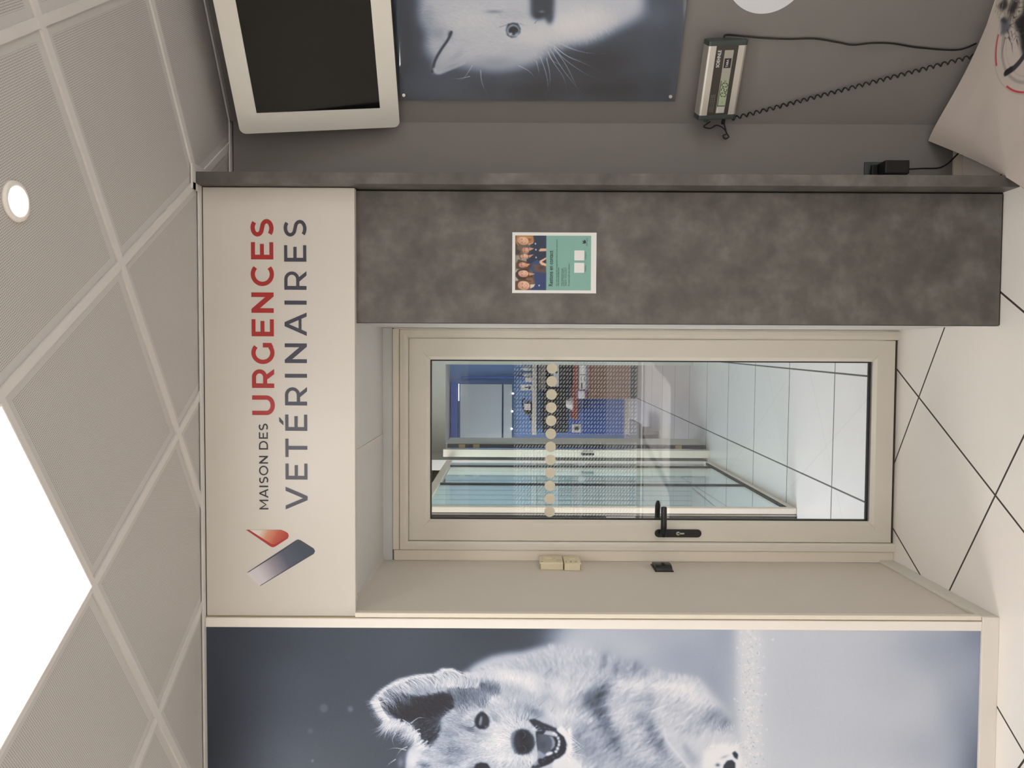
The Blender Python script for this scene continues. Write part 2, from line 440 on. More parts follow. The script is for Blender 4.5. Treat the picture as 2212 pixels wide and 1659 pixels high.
    def scatter(s, pts, n):                              # random points inside a polygon
        p = np.array(pts, float); out = []
        lo, hi = p.min(0), p.max(0)
        while sum(map(len, out)) < n:
            q = lo+(hi-lo)*s.rng.rand(n*2, 2)
            ins = np.zeros(len(q), bool); m = len(p)
            for i in range(m):
                a, b = p[i], p[(i+1) % m]
                if a[1] == b[1]: continue
                ins ^= ((a[1] > q[:, 1]) != (b[1] > q[:, 1])) & (q[:, 0] < (b[0]-a[0])*(q[:, 1]-a[1])/(b[1]-a[1])+a[0])
            out.append(q[ins])
        return np.concatenate(out)[:n]
    def fur(s, pts, n, angf, ln, amp, al=.55, jit=14, curve=0.0):
        q = s.scatter(pts, n); r = s.rng
        a = angf(q[:, 0], q[:, 1])+r.randn(n)*jit
        s.strokes(q[:, 0], q[:, 1], a, ln*(.5+r.rand(n)), r.randn(n)*amp, al, curve)

def paint_dog():
    # luminance picture of the print: x to the right is down the wall
    c = Canvas(440, 1346, 2124, 1800, DOGK, 1, .21)
    r = c.rng
    B = c.blob
    # out-of-focus background
    for x, y, rx, ry, v, a in ((480, 1500, 90, 160, .17, .8), (640, 1480, 90, 140, .27, .8), (880, 1400, 120, 70, .25, .7), (1070, 1375, 110, 50, .20, .9),
                               (460, 1600, 60, 120, .14, .8), (760, 1560, 120, 120, .25, .6), (620, 1620, 70, 90, .28, .7), (600, 1390, 80, 40, .20, .6),
                               (500, 1380, 60, 50, .18, .7), (1000, 1430, 60, 40, .22, .6), (840, 1640, 90, 60, .22, .6)):
        B(x, y, rx, ry, v, a)
    c.poly([(1200, 1300), (1240, 1700), (2300, 1900), (2300, 1300)], .66, 22)
    for x, y, rx, ry, v, a in ((1240, 1395, 50, 26, .78, .7), (1300, 1372, 90, 20, .72, .6), (1370, 1400, 50, 25, .74, .6), (1480, 1420, 60, 60, .60, .9), (1540, 1480, 40, 70, .58, .9), (1560, 1380, 25, 40, .60, .8),
                               (1450, 1370, 60, 25, .66, .8), (1600, 1520, 25, 60, .66, .8)):
        B(x, y, rx, ry, v, a)
    c.poly([(1592, 1330), (1596, 1900), (2300, 1900), (2300, 1330)], .80, 9)
    for x, y, rx, ry, v, a in ((1720, 1500, 90, 200, .75, .9), (1850, 1420, 120, 110, .76, .8), (1850, 1600, 110, 100, .75, .8), (2030, 1400, 110, 70, .62, .9), (2110, 1370, 50, 60, .50, .85),
                               (2090, 1520, 70, 120, .60, .8), (2120, 1650, 60, 100, .34, .95), (2000, 1620, 90, 60, .66, .7), (1940, 1480, 70, 60, .72, .5), (2130, 1500, 30, 100, .50, .6)):
        B(x, y, rx, ry, v, a)
    for x, y, R, v in ((699, 1529, 9, .36), (757, 1531, 6, .42), (670, 1578, 6, .33), (753, 1421, 3, .27)):
        c.ell(x, y, R, R, v, 1.1, .75)
    c.ell(675, 1643, 1.2, 2.6, .9, .3)
    # body
    body = [(1000, 1456), (1029, 1434), (1062, 1418), (1096, 1411), (1130, 1408), (1164, 1398), (1198, 1392), (1240, 1398), (1275, 1409), (1343, 1428), (1391, 1440), (1438, 1456), (1475, 1462),
            (1511, 1466), (1533, 1490), (1560, 1518), (1582, 1545), (1590, 1583), (1600, 1622), (1606, 1660), (1590, 1800), (900, 1800), (900, 1560)]
    c.poly(body, .76, 5)
    for x, y, rx, ry, v, a, ro in (
        (1140, 1435, 60, 14, .66, .8, -6), (1090, 1440, 30, 14, .72, .6, 0), (1220, 1425, 40, 14, .68, .6, 8), (1200, 1452, 18, 8, .52, .6, 30), (1185, 1470, 50, 12, .80, .4, 0),
        (1305, 1428, 9, 18, .42, .75, 20), (1330, 1440, 10, 18, .44, .7, 25), (1373, 1440, 14, 12, .40, .75, 10), (1350, 1445, 25, 10, .5, .6, 10), (1276, 1425, 20, 10, .60, .6, 15), (1395, 1450, 10, 8, .48, .6, 20),
        (1345, 1468, 40, 8, .93, .85, 4), (1400, 1476, 50, 9, .92, .85, 4), (1465, 1480, 40, 12, .96, .9, 6), (1505, 1502, 25, 14, .95, .85, 40), (1540, 1525, 22, 10, .86, .7, 45),
        (1298, 1492, 17, 28, .12, .97, 38), (1274, 1508, 18, 16, .24, .9, 20), (1296, 1530, 18, 17, .14, .97, 30), (1312, 1555, 17, 22, .18, .92, -30), (1330, 1590, 18, 24, .20, .88, -30), (1340, 1620, 18, 20, .5, .6, -30),
        (1355, 1510, 22, 18, .68, .7, 30), (1345, 1540, 14, 25, .84, .7, 30), (1405, 1506, 14, 26, .50, .75, -8), (1385, 1545, 14, 16, .42, .75, 40), (1412, 1572, 13, 28, .26, .9, -20), (1432, 1606, 12, 22, .18, .95, -25), (1446, 1630, 10, 18, .34, .8, -30),
        (1372, 1580, 16, 24, .80, .7, 20), (1400, 1620, 30, 26, .76, .7, 10), (1455, 1550, 18, 50, .80, .7, -6), (1490, 1560, 26, 40, .70, .7, 10), (1485, 1620, 14, 26, .62, .6, -20), (1520, 1560, 14, 30, .72, .6, 0),
        (1545, 1542, 24, 16, .48, .85, 20), (1566, 1562, 14, 14, .38, .85, 30), (1525, 1548, 12, 14, .56, .6, 0), (1560, 1588, 20, 10, .84, .8, 20), (1535, 1600, 30, 20, .84, .8, -20),
        (1215, 1478, 12, 22, .88, .8, 10), (1196, 1500, 14, 14, .78, .7, 0), (1235, 1500, 14, 18, .70, .6, 20), (1180, 1458, 10, 7, .48, .5, 0), (1250, 1470, 10, 16, .66, .7, 20),
        (1230, 1540, 44, 12, .90, .9, 4), (1275, 1548, 20, 12, .84, .8, 20), (1200, 1535, 20, 10, .84, .7, 0), (1270, 1565, 34, 8, .42, .75, 12), (1255, 1590, 20, 22, .46, .85, -30), (1272, 1615, 26, 22, .44, .85, 30), (1300, 1625, 26, 26, .56, .8, 0),
        (1250, 1640, 22, 22, .86, .8, 0), (1230, 1625, 12, 16, .9, .8, 0), (1350, 1640, 40, 16, .6, .7, 10), (1400, 1655, 50, 14, .50, .7, 10)):
        B(x, y, rx, ry, v, a, ro)
    c.fur([(1000, 1450), (1180, 1400), (1400, 1442), (1510, 1470), (1590, 1580), (1590, 1680), (1200, 1680), (1180, 1480)], 9000,
          lambda x, y: 70+60*np.sin((x-1180)/210.), 22, .10, .38, 16)
    c.fur([(1180, 1440), (1300, 1450), (1480, 1470), (1570, 1540), (1590, 1680), (1230, 1680), (1240, 1560)], 1500, lambda x, y: 110+40*np.sin((x-1200)/120.), 40, .15, .35, 14)
    q = np.stack([1180+330*r.rand(260), np.zeros(260)], 1); q[:, 1] = np.interp(q[:, 0], [1180, 1275, 1343, 1391, 1438, 1511], [1398, 1412, 1432, 1444, 1460, 1470])+4
    c.strokes(q[:, 0], q[:, 1], -80+r.randn(260)*14, 12+9*r.rand(260), r.randn(260)*.10, .6)
    c.a = c.blur(c.a, 1.5)
    # snow band
    c.poly([(1596, 1340), (1606, 1900), (1650, 1900), (1640, 1340)], .86, 7, .75)
    q = np.stack([1622+r.randn(420)*14, 1360+r.rand(420)*430], 1)
    c.strokes(q[:, 0], q[:, 1], r.rand(420)*360, 3+5*r.rand(420), r.randn(420)*.13, .8)
    for i in range(110):
        B(1622+r.randn()*15, 1360+r.rand()*300, 2.2, 2.2, .88+.12*r.rand(), .6)
    # far fore leg and paw
    c.poly([(1430, 1560), (1470, 1585), (1500, 1590), (1560, 1582), (1592, 1592), (1601, 1625), (1604, 1665), (1588, 1800), (1500, 1800), (1486, 1655), (1440, 1610)], .80, 5, .75)
    c.poly([(1522, 1620), (1560, 1606), (1596, 1612), (1606, 1640), (1604, 1700), (1520, 1700), (1516, 1650)], .95, 4, .9)
    B(1498, 1640, 14, 14, .62, .7); B(1485, 1620, 8, 18, .56, .6, -30)
    c.line([(1436, 1575), (1442, 1600), (1470, 1635), (1492, 1662)], 5, .88, 3, .55, False)
    c.poly([(1582, 1626), (1588, 1622), (1595, 1628), (1594, 1640), (1587, 1636)], .10, .8)
    c.poly([(1564, 1652), (1572, 1642), (1583, 1641), (1589, 1648), (1588, 1670), (1560, 1672)], .12, 1)
    B(1551, 1652, 5, 4, .25, .8); B(1566, 1634, 9, 3, .55, .6, -20)
    for i in range(70):
        x = 1524+70*r.rand(); c.line([(x, 1612+4*r.rand()), (x+6+7*r.rand(), 1600+5*r.randn())], 1.2, .95, .3, .7)
    c.line([(1584, 1614), (1602, 1604), (1616, 1600)], 3, .92, .4); c.line([(1590, 1608), (1594, 1594)], 2.4, .92, .4)
    for i in range(26):
        x, y = 1536+50*r.rand(), 1560+8*r.randn(); c.line([(x, y+14), (x+3*r.randn(), y+4)], 1.6, .85, .4, .7)
    # ---------- head, coordinates of a 4.424x enlargement ----------
    c.view(780, 1380, 4.424)
    L = c.line
    head = [(90, 590), (150, 520), (260, 440), (350, 385), (520, 345), (700, 330), (780, 280), (880, 285), (960, 325), (1100, 335), (1260, 305), (1400, 290), (1540, 295), (1650, 340), (1730, 420), (1760, 560),
            (1740, 700), (1860, 850), (1960, 860), (2010, 960), (2020, 1060), (1960, 1160), (1980, 1700), (400, 1700), (430, 1150), (450, 1060), (520, 980), (500, 900), (400, 850), (280, 810), (210, 770), (140, 690)]
    c.poly(head, .74, 9)
    # rump of white fur over the neck, ear outside
    c.poly([(90, 590), (150, 520), (260, 440), (350, 385), (520, 345), (700, 330), (780, 280), (900, 290), (940, 380), (820, 470), (600, 490), (380, 480), (250, 500), (170, 560), (180, 660), (150, 690)], .62, 7, .9)
    c.blob(1450, 350, 190, 50, .95, .9, 12); c.blob(1620, 420, 100, 60, .92, .9, 50); c.blob(1250, 350, 130, 34, .84, .8); c.blob(1040, 345, 100, 30, .86, .8)
    c.blob(1620, 520, 60, 50, .70, .7, 50); c.blob(1450, 470, 120, 50, .66, .7, 10); c.blob(1560, 600, 90, 50, .66, .6, 20)
    c.blob(1900, 480, 90, 60, .86, .7, 60); c.blob(1760, 560, 40, 70, .58, .5, 60); c.blob(1880, 640, 150, 60, .74, .6)
    c.blob(2200, 550, 60, 60, .35, .7)
    # grey mottled crown
    c.poly([(840, 470), (950, 400), (1150, 385), (1270, 400), (1330, 450), (1330, 520), (1250, 555), (1200, 640), (1100, 660), (960, 710), (860, 640)], .46, 16, .95)
    c.poly([(1150, 395), (1270, 405), (1330, 455), (1325, 520), (1250, 550), (1190, 520), (1140, 450)], .34, 12, .85)
    c.blob(1250, 430, 60, 26, .50, .7, 10); c.blob(980, 560, 60, 70, .26, .8, 30); c.blob(1180, 620, 30, 40, .22, .8, 20); c.blob(1080, 560, 60, 60, .34, .6, 30)
    # ear inside
    ear = [(170, 570), (230, 515), (330, 505), (450, 530), (560, 545), (700, 520), (790, 505), (870, 545), (900, 640), (840, 700), (770, 760), (700, 790), (560, 790), (480, 800), (380, 790), (280, 720), (200, 660)]
    c.poly(ear, .05, 9)
    c.poly([(560, 780), (720, 770), (740, 860), (725, 930), (665, 1010), (600, 980), (560, 900)], .09, 12)
    c.blob(640, 900, 60, 50, .30, .45); c.blob(560, 720, 220, 60, .06, .6); c.blob(430, 600, 60, 30, .30, .7, 20); c.blob(820, 570, 60, 60, .08, .7)
    c.blob(560, 500, 130, 34, .50, .8); c.blob(700, 470, 80, 30, .60, .6)
    # face shading
    for x, y, rx, ry, v, a, ro in ((950, 780, 140, 50, .58, .8, 0), (860, 900, 110, 70, .50, .8, 20), (900, 1060, 150, 80, .42, .85, 10), (1000, 960, 90, 60, .66, .5, 0), (1050, 862, 100, 26, .30, .85, 20), (1290, 760, 60, 40, .46, .85, 40), (1040, 740, 60, 30, .84, .7, -40), (1000, 700, 60, 30, .56, .7, -30),
                                   (1350, 960, 90, 90, .94, .9, 0), (1260, 1000, 90, 60, .88, .7, 0), (1330, 840, 130, 40, .88, .7, 10), (1400, 1120, 130, 50, .92, .8, 0), (1450, 800, 150, 50, .84, .7, 20), (1500, 700, 140, 50, .68, .7, 30),
                                   (1650, 690, 70, 50, .34, .9, 40), (1480, 640, 50, 30, .58, .7, 10), (1400, 560, 60, 20, .60, .6, 0), (1560, 640, 80, 40, .56, .7, 30), (1700, 700, 60, 50, .52, .7, 20), (1320, 600, 120, 50, .82, .6, 0), (1600, 1150, 70, 60, .86, .8, 0), (560, 1100, 110, 40, .90, .6, 0), (500, 1170, 60, 60, .92, .7, 0),
                                   (640, 1080, 60, 40, .55, .6, 0), (620, 1200, 60, 30, .30, .8, 10), (880, 1170, 130, 36, .46, .8, 0), (1120, 960, 60, 40, .66, .7, 0), (760, 1000, 60, 60, .62, .7, 0), (1000, 1180, 60, 40, .84, .5, -40), (380, 1180, 30, 50, .5, .7, 0), (1150, 1230, 80, 40, .14, .95, 0)):
        c.blob(x, y, rx, ry, v, a, ro)
    # fur over the head: hairs run away from the nose
    faceang = lambda x, y: np.degrees(np.arctan2(y-980, x-1560))
    face = [(700, 760), (860, 690), (1000, 660), (1150, 640), (1400, 540), (1640, 640), (1660, 780), (1660, 860), (1480, 880), (1430, 1000), (1480, 1100), (1640, 1110), (1620, 1300), (480, 1300), (650, 1020), (740, 930)]
    c.fur(face, 11000, faceang, 46, .095, .40, 12)
    c.fur([(840, 430), (1150, 385), (1330, 450), (1300, 560), (1200, 650), (960, 710), (850, 620)], 1500, lambda x, y: -105+(x-1100)*.05, 60, .12, .45, 14)
    c.fur([(930, 330), (1260, 310), (1560, 300), (1720, 420), (1740, 640), (1500, 640), (1330, 600), (1340, 440), (1150, 380), (950, 400)], 2600, lambda x, y: 95+(x-1300)*.03, 55, .05, .35, 14)
    c.fur(ear, 700, lambda x, y: 210+0*x, 60, .05, .4, 20)
    # long hairs fringing the ear: rooted in the dark, lying over the white
    top = np.array([(116, 575), (190, 492), (290, 430), (400, 384), (540, 350), (700, 334), (790, 290), (890, 300), (960, 340)], float)
    def along(P):
        t = r.rand()*(len(P)-1); k = int(t); return P[k]*(1-(t-k))+P[min(k+1, len(P)-1)]*(t-k), t/(len(P)-1)
    for i in range(620):                                  # tip at the outline, root down in the dark of the ear
        p, t = along(top); dark = r.rand() < .30
        deep = (.55+.75*r.rand())*(1.0 if t < .75 else .7)
        if dark: deep = .5+.6*r.rand()
        tip = p+np.array([-20-26*r.rand(), -4+10*r.randn()]); q1 = p+np.array([36+10*r.randn(), 10+8*r.randn()]); q2 = p+np.array([100+14*r.randn(), 74+10*r.randn()])*deep; q3 = p+np.array([142+22*r.randn(), 168+18*r.randn()])*deep
        if dark: L([q1, q2, q3], 6, .12+.25*r.rand(), .8, .5)
        else: L([q1*.6+tip*.4, q2, q3], 6.5, .70+.30*r.rand(), .8, .62); L([q1, tip], 5, .85+.12*r.rand(), .7, .7) if r.rand() < .55 else None
    for i in range(150):
        x = 700+420*r.rand(); y = 470-30*r.rand(); L([(x, y), (x+14+8*r.randn(), y-60), (x+8+14*r.randn(), y-120-20*r.rand())], 7, .78+.2*r.rand(), .9, .5)
    left = np.array([(120, 590), (140, 650), (180, 720), (230, 780), (300, 830)], float)
    for i in range(190):
        t = r.rand()*(len(left)-1); k = int(t); p = left[k]*(1-(t-k))+left[min(k+1, len(left)-1)]*(t-k)
        a = math.radians(182-60*t/4+16*r.randn()); ln = 40+50*r.rand()
        L([p+np.array([46, -10]), p, p+np.array([math.cos(a), math.sin(a)])*ln], 6, .84+.14*r.rand(), .7, .8)
    c.poly([(480, 790), (620, 770), (760, 760), (760, 860), (735, 940), (670, 1010), (600, 985), (560, 920), (520, 860)], .10, 16, .9)
    c.fur([(500, 790), (760, 760), (760, 900), (680, 1020), (600, 1000), (540, 900)], 420, lambda x, y: 150+0*x, 60, .14, .5, 18)
    for i in range(330):
        q0 = np.array([230+340*r.rand(), 0]); q0[1] = 760+60*r.rand()+max(0, q0[0]-380)*.75
        ln = 90+110*r.rand(); a = math.radians(116+20*r.randn()); m = q0+np.array([math.cos(a)*ln*.5-18, math.sin(a)*ln*.5])
        L([q0, m, q0+np.array([math.cos(a+.25), math.sin(a+.25)])*ln], 7, .66+.34*r.rand(), .8, .6)
    for pts in ([(400, 770), (470, 820), (480, 900), (450, 1000)], [(280, 830), (240, 900), (205, 1000)], [(330, 900), (300, 960), (320, 1030)], [(440, 1030), (380, 1060), (330, 1130)], [(430, 1060), (320, 1040), (240, 1066)], [(560, 860), (470, 900), (420, 1000)], [(480, 800), (560, 750), (660, 770)], [(180, 600), (260, 590), (330, 620)], [(330, 1150), (270, 1190), (240, 1230)]):
        L(pts, 7, .95, .7, .9)
    for i in range(60):
        x, y = 560+90*r.rand(), 960+80*r.rand(); L([(x, y), (x-40, y+26), (x-90, y+34+20*r.randn())], 6, .9, .8, .7)
    for i in range(16):
        x = 240+300*r.rand(); L([(x, 540+90*r.rand()), (x-60, 500+60*r.rand()+20), (x-110, 560+60*r.rand())], 4, .55, .8, .5)
    # eye
    c.poly([(1155, 680), (1200, 720), (1232, 770), (1225, 830), (1190, 862), (1130, 858), (1090, 830), (1082, 770), (1110, 720)], .20, 6)
    c.ell(1156, 782, 56, 74, .04, 3, 1, 12)
    c.ell(1168, 776, 40, 58, .16, 8, .7, 12)
    c.ell(1144, 780, 13, 46, .60, 2.4, .85, 10); c.ell(1139, 806, 10, 20, .42, 3, .7, 10)
    c.ell(1192, 834, 5, 8, .85, 1, .9)
    L([(1085, 830), (1060, 845), (1000, 850)], 16, .25, 4, .6); L([(1155, 690), (1150, 660), (1120, 700), (1060, 760)], 9, .9, 3, .6); L([(1200, 700), (1250, 760), (1250, 840), (1200, 880)], 16, .86, 6, .6)
    c.poly([(1080, 1240), (1100, 1195), (1150, 1178), (1210, 1190), (1240, 1240)], .06, 6)
    # nose
    c.poly([(1440, 900), (1480, 870), (1530, 858), (1600, 870), (1650, 930), (1668, 1000), (1640, 1060), (1600, 1092), (1530, 1104), (1470, 1090), (1438, 1020), (1430, 950)], .44, 6)
    c.poly([(1485, 890), (1530, 864), (1600, 876), (1645, 940), (1652, 1030), (1600, 1088), (1530, 1098), (1490, 1080), (1465, 1000), (1466, 940)], .08, 9)
    c.blob(1545, 930, 36, 50, .03, .9); c.blob(1560, 1040, 40, 40, .04, .9); c.blob(1620, 960, 30, 50, .12, .6); c.blob(1500, 980, 24, 60, .18, .5)
    L([(1545, 880), (1568, 900), (1565, 930), (1548, 944)], 6, .40, 2, .8, False); L([(1550, 1018), (1572, 1035), (1574, 1064), (1556, 1078)], 6, .36, 2, .8, False); L([(1515, 1024), (1550, 1014)], 6, .3, 2, .7)
    c.fur([(1430, 870), (1600, 850), (1680, 920), (1700, 1060), (1640, 1140), (1440, 1120)], 500, lambda x, y: np.degrees(np.arctan2(y-980, x-1545)), 20, .07, .3, 12)
    # mouth
    c.poly([(1600, 770), (1660, 760), (1740, 800), (1860, 850), (1880, 880), (1780, 880), (1690, 870), (1640, 820)], .12, 6)
    c.poly([(1670, 880), (1760, 870), (1880, 880), (1940, 930), (1975, 1010), (1950, 1090), (1890, 1140), (1790, 1200), (1700, 1234), (1620, 1234), (1690, 1160), (1700, 1100), (1680, 1000)], .07, 5)
    c.poly([(1770, 872), (1830, 880), (1870, 900), (1850, 930), (1790, 920), (1740, 915)], .78, 5, .9)
    c.poly([(1685, 905), (1760, 910), (1830, 930), (1856, 980), (1850, 1030), (1800, 1080), (1740, 1100), (1690, 1080)], .30, 5)
    c.poly([(1800, 925), (1835, 935), (1858, 985), (1850, 1030), (1810, 1070), (1830, 1010), (1825, 965)], .62, 5, .8); c.blob(1740, 1010, 36, 40, .20, .7); c.blob(1700, 950, 20, 60, .22, .6)
    c.poly([(1690, 1060), (1740, 1090), (1780, 1110), (1740, 1140), (1690, 1145)], .62, 5, .85)
    for x, y, rx, ry, ro in ((1866, 918, 14, 17, 0), (1886, 946, 13, 16, 0), (1895, 978, 12, 17, 0), (1892, 1010, 13, 18, 0), (1880, 1045, 16, 17, 0), (1864, 1074, 16, 14, 0), (1800, 1094, 38, 17, -18), (1844, 900, 14, 12, 0)):
        c.ell(x, y, rx, ry, .93, 2.4, .95, ro)
    for x, y in ((1722, 870), (1700, 842), (1760, 846), (1800, 858), (1676, 830), (1740, 1170), (1700, 1200), (1760, 1150), (1672, 1190), (1840, 1130), (1880, 1110)):
        c.ell(x, y, 9, 6, .62, 2, .7, 30)
    c.poly([(1640, 1190), (1690, 1160), (1700, 1190), (1660, 1220)], .7, 3, .7)
    # chin
    c.poly([(1880, 850), (1920, 830), (1985, 900), (2015, 980), (2010, 1070), (1960, 1150), (1900, 1170), (1900, 1150), (1960, 1090), (1980, 1010), (1945, 930), (1880, 880)], .93, 4)
    c.poly([(1850, 1150), (1960, 1130), (2060, 1150), (2120, 1234), (2120, 1500), (1830, 1500), (1830, 1200)], .90, 8, .85)
    for i in range(140):
        a = -1.1+2.3*r.rand(); p = np.array([1960+40*math.cos(a), 1000+150*math.sin(a)]); e = p+np.array([math.cos(a*.8), math.sin(a)])*(30+34*r.rand())
        L([p, (p+e)/2+3*r.randn(2), e], 5, .95, .8, .7)
    for i in range(70):
        a = 1.75+2.4*r.rand(); p = np.array([1955+12*math.cos(a), 1000+130*math.sin(a)]); L([(1975+6*r.randn(), p[1]), (1948, p[1]+6*r.randn())], 4, .88, .7, .6)
    for pts in ([(1900, 850), (1930, 800), (1956, 770)], [(1930, 870), (1990, 820), (2060, 790)], [(2010, 940), (2090, 1000), (2170, 1060)], [(2010, 960), (2060, 1010), (2120, 1060), (2180, 1090)], [(2000, 1060), (2090, 1030), (2130, 960)], [(2010, 1080), (2110, 1040), (2180, 960)],
                [(2010, 1040), (2080, 1000), (2130, 950)], [(1990, 1090), (2120, 1110), (2212, 1170)], [(1980, 900), (2030, 930), (2060, 980)], [(1640, 860), (1680, 830), (1720, 800)], [(1650, 870), (1710, 850), (1740, 840)]):
        L(pts, 5, .97, .8, .95)
    for pts in ([(1560, 760), (1600, 660), (1640, 600), (1760, 568)], [(1530, 780), (1560, 680), (1660, 580)], [(1490, 800), (1486, 700), (1492, 560)], [(1580, 780), (1640, 690), (1700, 600)], [(1660, 760), (1740, 720), (1760, 712)], [(1820, 690), (1850, 640), (1860, 620)], [(1500, 740), (1500, 690), (1510, 620)], [(1600, 770), (1610, 720), (1690, 640)]):
        L(pts, 4, .14, .8, .75)
    for i in range(26):
        x = 1480+180*r.rand(); L([(x, 1150+60*r.rand()), (x+8*r.randn(), 1210+30*r.rand())], 3, .3, .8, .5)
    for i in range(40):
        x, y = 1700+170*r.rand(), 0; y = 800+(x-1700)*.36; L([(x, y), (x+6, y-26-12*r.rand())], 4, .15, .8, .6)
    L([(1700, 640), (1780, 560), (1800, 500)], 5, .3, 1.5, .5)
    c.view(0, 0, 1)
    # the far half of the head mirrors the near one
    ax = 1607-c.y0; n0 = int((1666-c.y0)*c.k); rows = np.arange(n0, c.h); src = np.clip((2*ax*c.k-rows).astype(int), 0, c.h-1)
    wt = np.clip((rows-n0)/(14*c.k), 0, 1)[:, None, None].astype(np.float32); c.a[rows] = c.a[rows]*(1-wt)+c.a[src]*wt
    g = r.randn(c.h, c.w, 1).astype(np.float32); c.a += g*.008
    return c

def paint_cat():
    c = Canvas(862, -330, 1492, 222, CATK, 1, .24)
    r = c.rng; c.view(850, 0, 3.403); B = c.blob; L = c.line
    for x, y, rx, ry, v, a in ((60, 300, 90, 500, .16, .9), (300, 600, 250, 120, .27, .8), (1050, 640, 260, 130, .07, .95), (1500, 420, 260, 150, .08, .9), (700, 640, 120, 90, .18, .6), (1700, 640, 150, 120, .09, .9), (1950, 640, 160, 140, .14, .8), (2000, 200, 160, 300, .24, .8),
                               (1500, 640, 200, 90, .05, .8), (1900, 30, 160, 120, .36, .7), (860, 560, 200, 60, .26, .6), (2080, 400, 60, 300, .18, .6)):  # the palest spot paints a reflection into the print's background
        B(x, y, rx, ry, v, a)
    c.poly([(190, -1100), (200, 60), (260, 160), (240, 300), (300, 400), (420, 420), (560, 450), (760, 480), (900, 460), (1040, 410), (1150, 300), (1300, 262), (1420, 250), (1520, 205), (1620, 150), (1740, 95), (1840, 20), (1900, -1100)], .80, 34, .95)
    c.poly([(285, 500), (300, 400), (420, 200), (520, 300), (560, 390), (440, 440), (340, 510)], .74, 12, .9)
    for x, y, rx, ry, v, a, ro in ((600, 80, 200, 120, .86, .8, 0), (1000, 200, 200, 100, .90, .8, 0), (1300, 120, 180, 110, .94, .9, 0), (1450, 60, 160, 90, .92, .8, 0), (700, 300, 260, 90, .82, .7, 0), (760, 420, 180, 60, .58, .7, 0), (260, 60, 60, 90, .58, .7, 0),
                                   (330, 180, 60, 60, .56, .7, -40), (470, 350, 60, 24, .60, .6, -40), (1000, 340, 120, 50, .74, .6, 0), (440, 300, 60, 60, .80, .6, 0), (860, 30, 160, 30, .72, .5, 0), (340, 320, 16, 120, .55, .5, 28)):
        B(x, y, rx, ry, v, a, ro)
    c.fur([(220, -60), (1000, -60), (1000, 300), (560, 380), (300, 300)], 1800, lambda x, y: 180+25*np.sin(y/90.)+0*x, 60, .035, .35, 16)
    c.fur([(1000, -60), (1700, -60), (1600, 160), (1300, 260), (1000, 400)], 900, lambda x, y: 60+0*x, 50, .025, .3, 20)
    L([(425, 170), (400, 230), (350, 310), (305, 400), (285, 490)], 20, .16, 6, .95, False); c.blob(415, 185, 16, 22, .18, .8)
    L([(300, 470), (330, 500), (420, 465), (520, 415)], 26, .76, 9, .7, False)
    # nose and brow
    c.poly([(1000, -200), (1010, 30), (1060, 70), (1110, 60), (1150, 110), (1170, 70), (1180, 20), (1190, -200)], .20, 14)
    c.blob(1060, 40, 40, 30, .12, .8); c.blob(1150, 60, 24, 40, .24, .7); c.blob(1090, 10, 20, 10, .5, .7); c.blob(740, 10, 60, 12, .45, .7)
    L([(780, 130), (860, 108), (960, 112)], 10, .5, 4, .6); L([(1040, 100), (1060, 76), (1090, 70)], 6, .3, 2, .8)
    # eye
    c.poly([(826, 150), (840, 104), (880, 95), (915, 100), (935, 140), (932, 175), (900, 210), (866, 214), (836, 196)], .18, 4)
    c.ell(880, 158, 46, 48, .66, 5); c.ell(882, 158, 36, 35, .08, 4); c.ell(862, 184, 13, 9, .9, 2, .9, -20); c.blob(905, 190, 14, 20, .8, .6); L([(930, 100), (950, 110), (962, 122)], 5, .4, 2, .7)
    for pts in ([(1190, 240), (1300, 300), (1420, 335), (1560, 342)], [(1200, 236), (1290, 290), (1400, 325)], [(1170, 265), (1260, 350), (1350, 392), (1440, 414)], [(1180, 280), (1290, 370), (1420, 430), (1530, 500)], [(1160, 260), (1250, 380), (1400, 500), (1520, 560)],
                [(1130, 320), (1180, 420), (1250, 540), (1280, 670)], [(1150, 300), (1220, 430), (1290, 540), (1390, 680)], [(1180, 300), (1260, 420), (1330, 580), (1360, 700)], [(1080, 370), (1120, 500), (1135, 620), (1110, 710)], [(1125, 380), (1150, 520), (1145, 660)], [(1050, 400), (1065, 470), (1075, 530)],
                [(920, 440), (1000, 490), (1050, 560)], [(640, 480), (650, 580), (690, 690)], [(580, 440), (520, 540), (470, 580)], [(560, 530), (480, 550), (420, 545)], [(1140, 330), (1170, 400), (1260, 450)]):
        L(pts, 6, .78, 1.6, .8)
    c.view(0, 0, 1)
    return c

DUO = np.array([[0, 24, 23, 33], [.2, 52, 60, 74], [.4, 99, 110, 131], [.6, 146, 156, 176], [.8, 192, 197, 208], [.9, 213, 214, 220], [1.0, 230, 227, 228], [1.1, 234, 231, 231]])
def duotone(L):
    return np.stack([np.interp(L, DUO[:, 0], DUO[:, i]) for i in (1, 2, 3)], -1)/255.

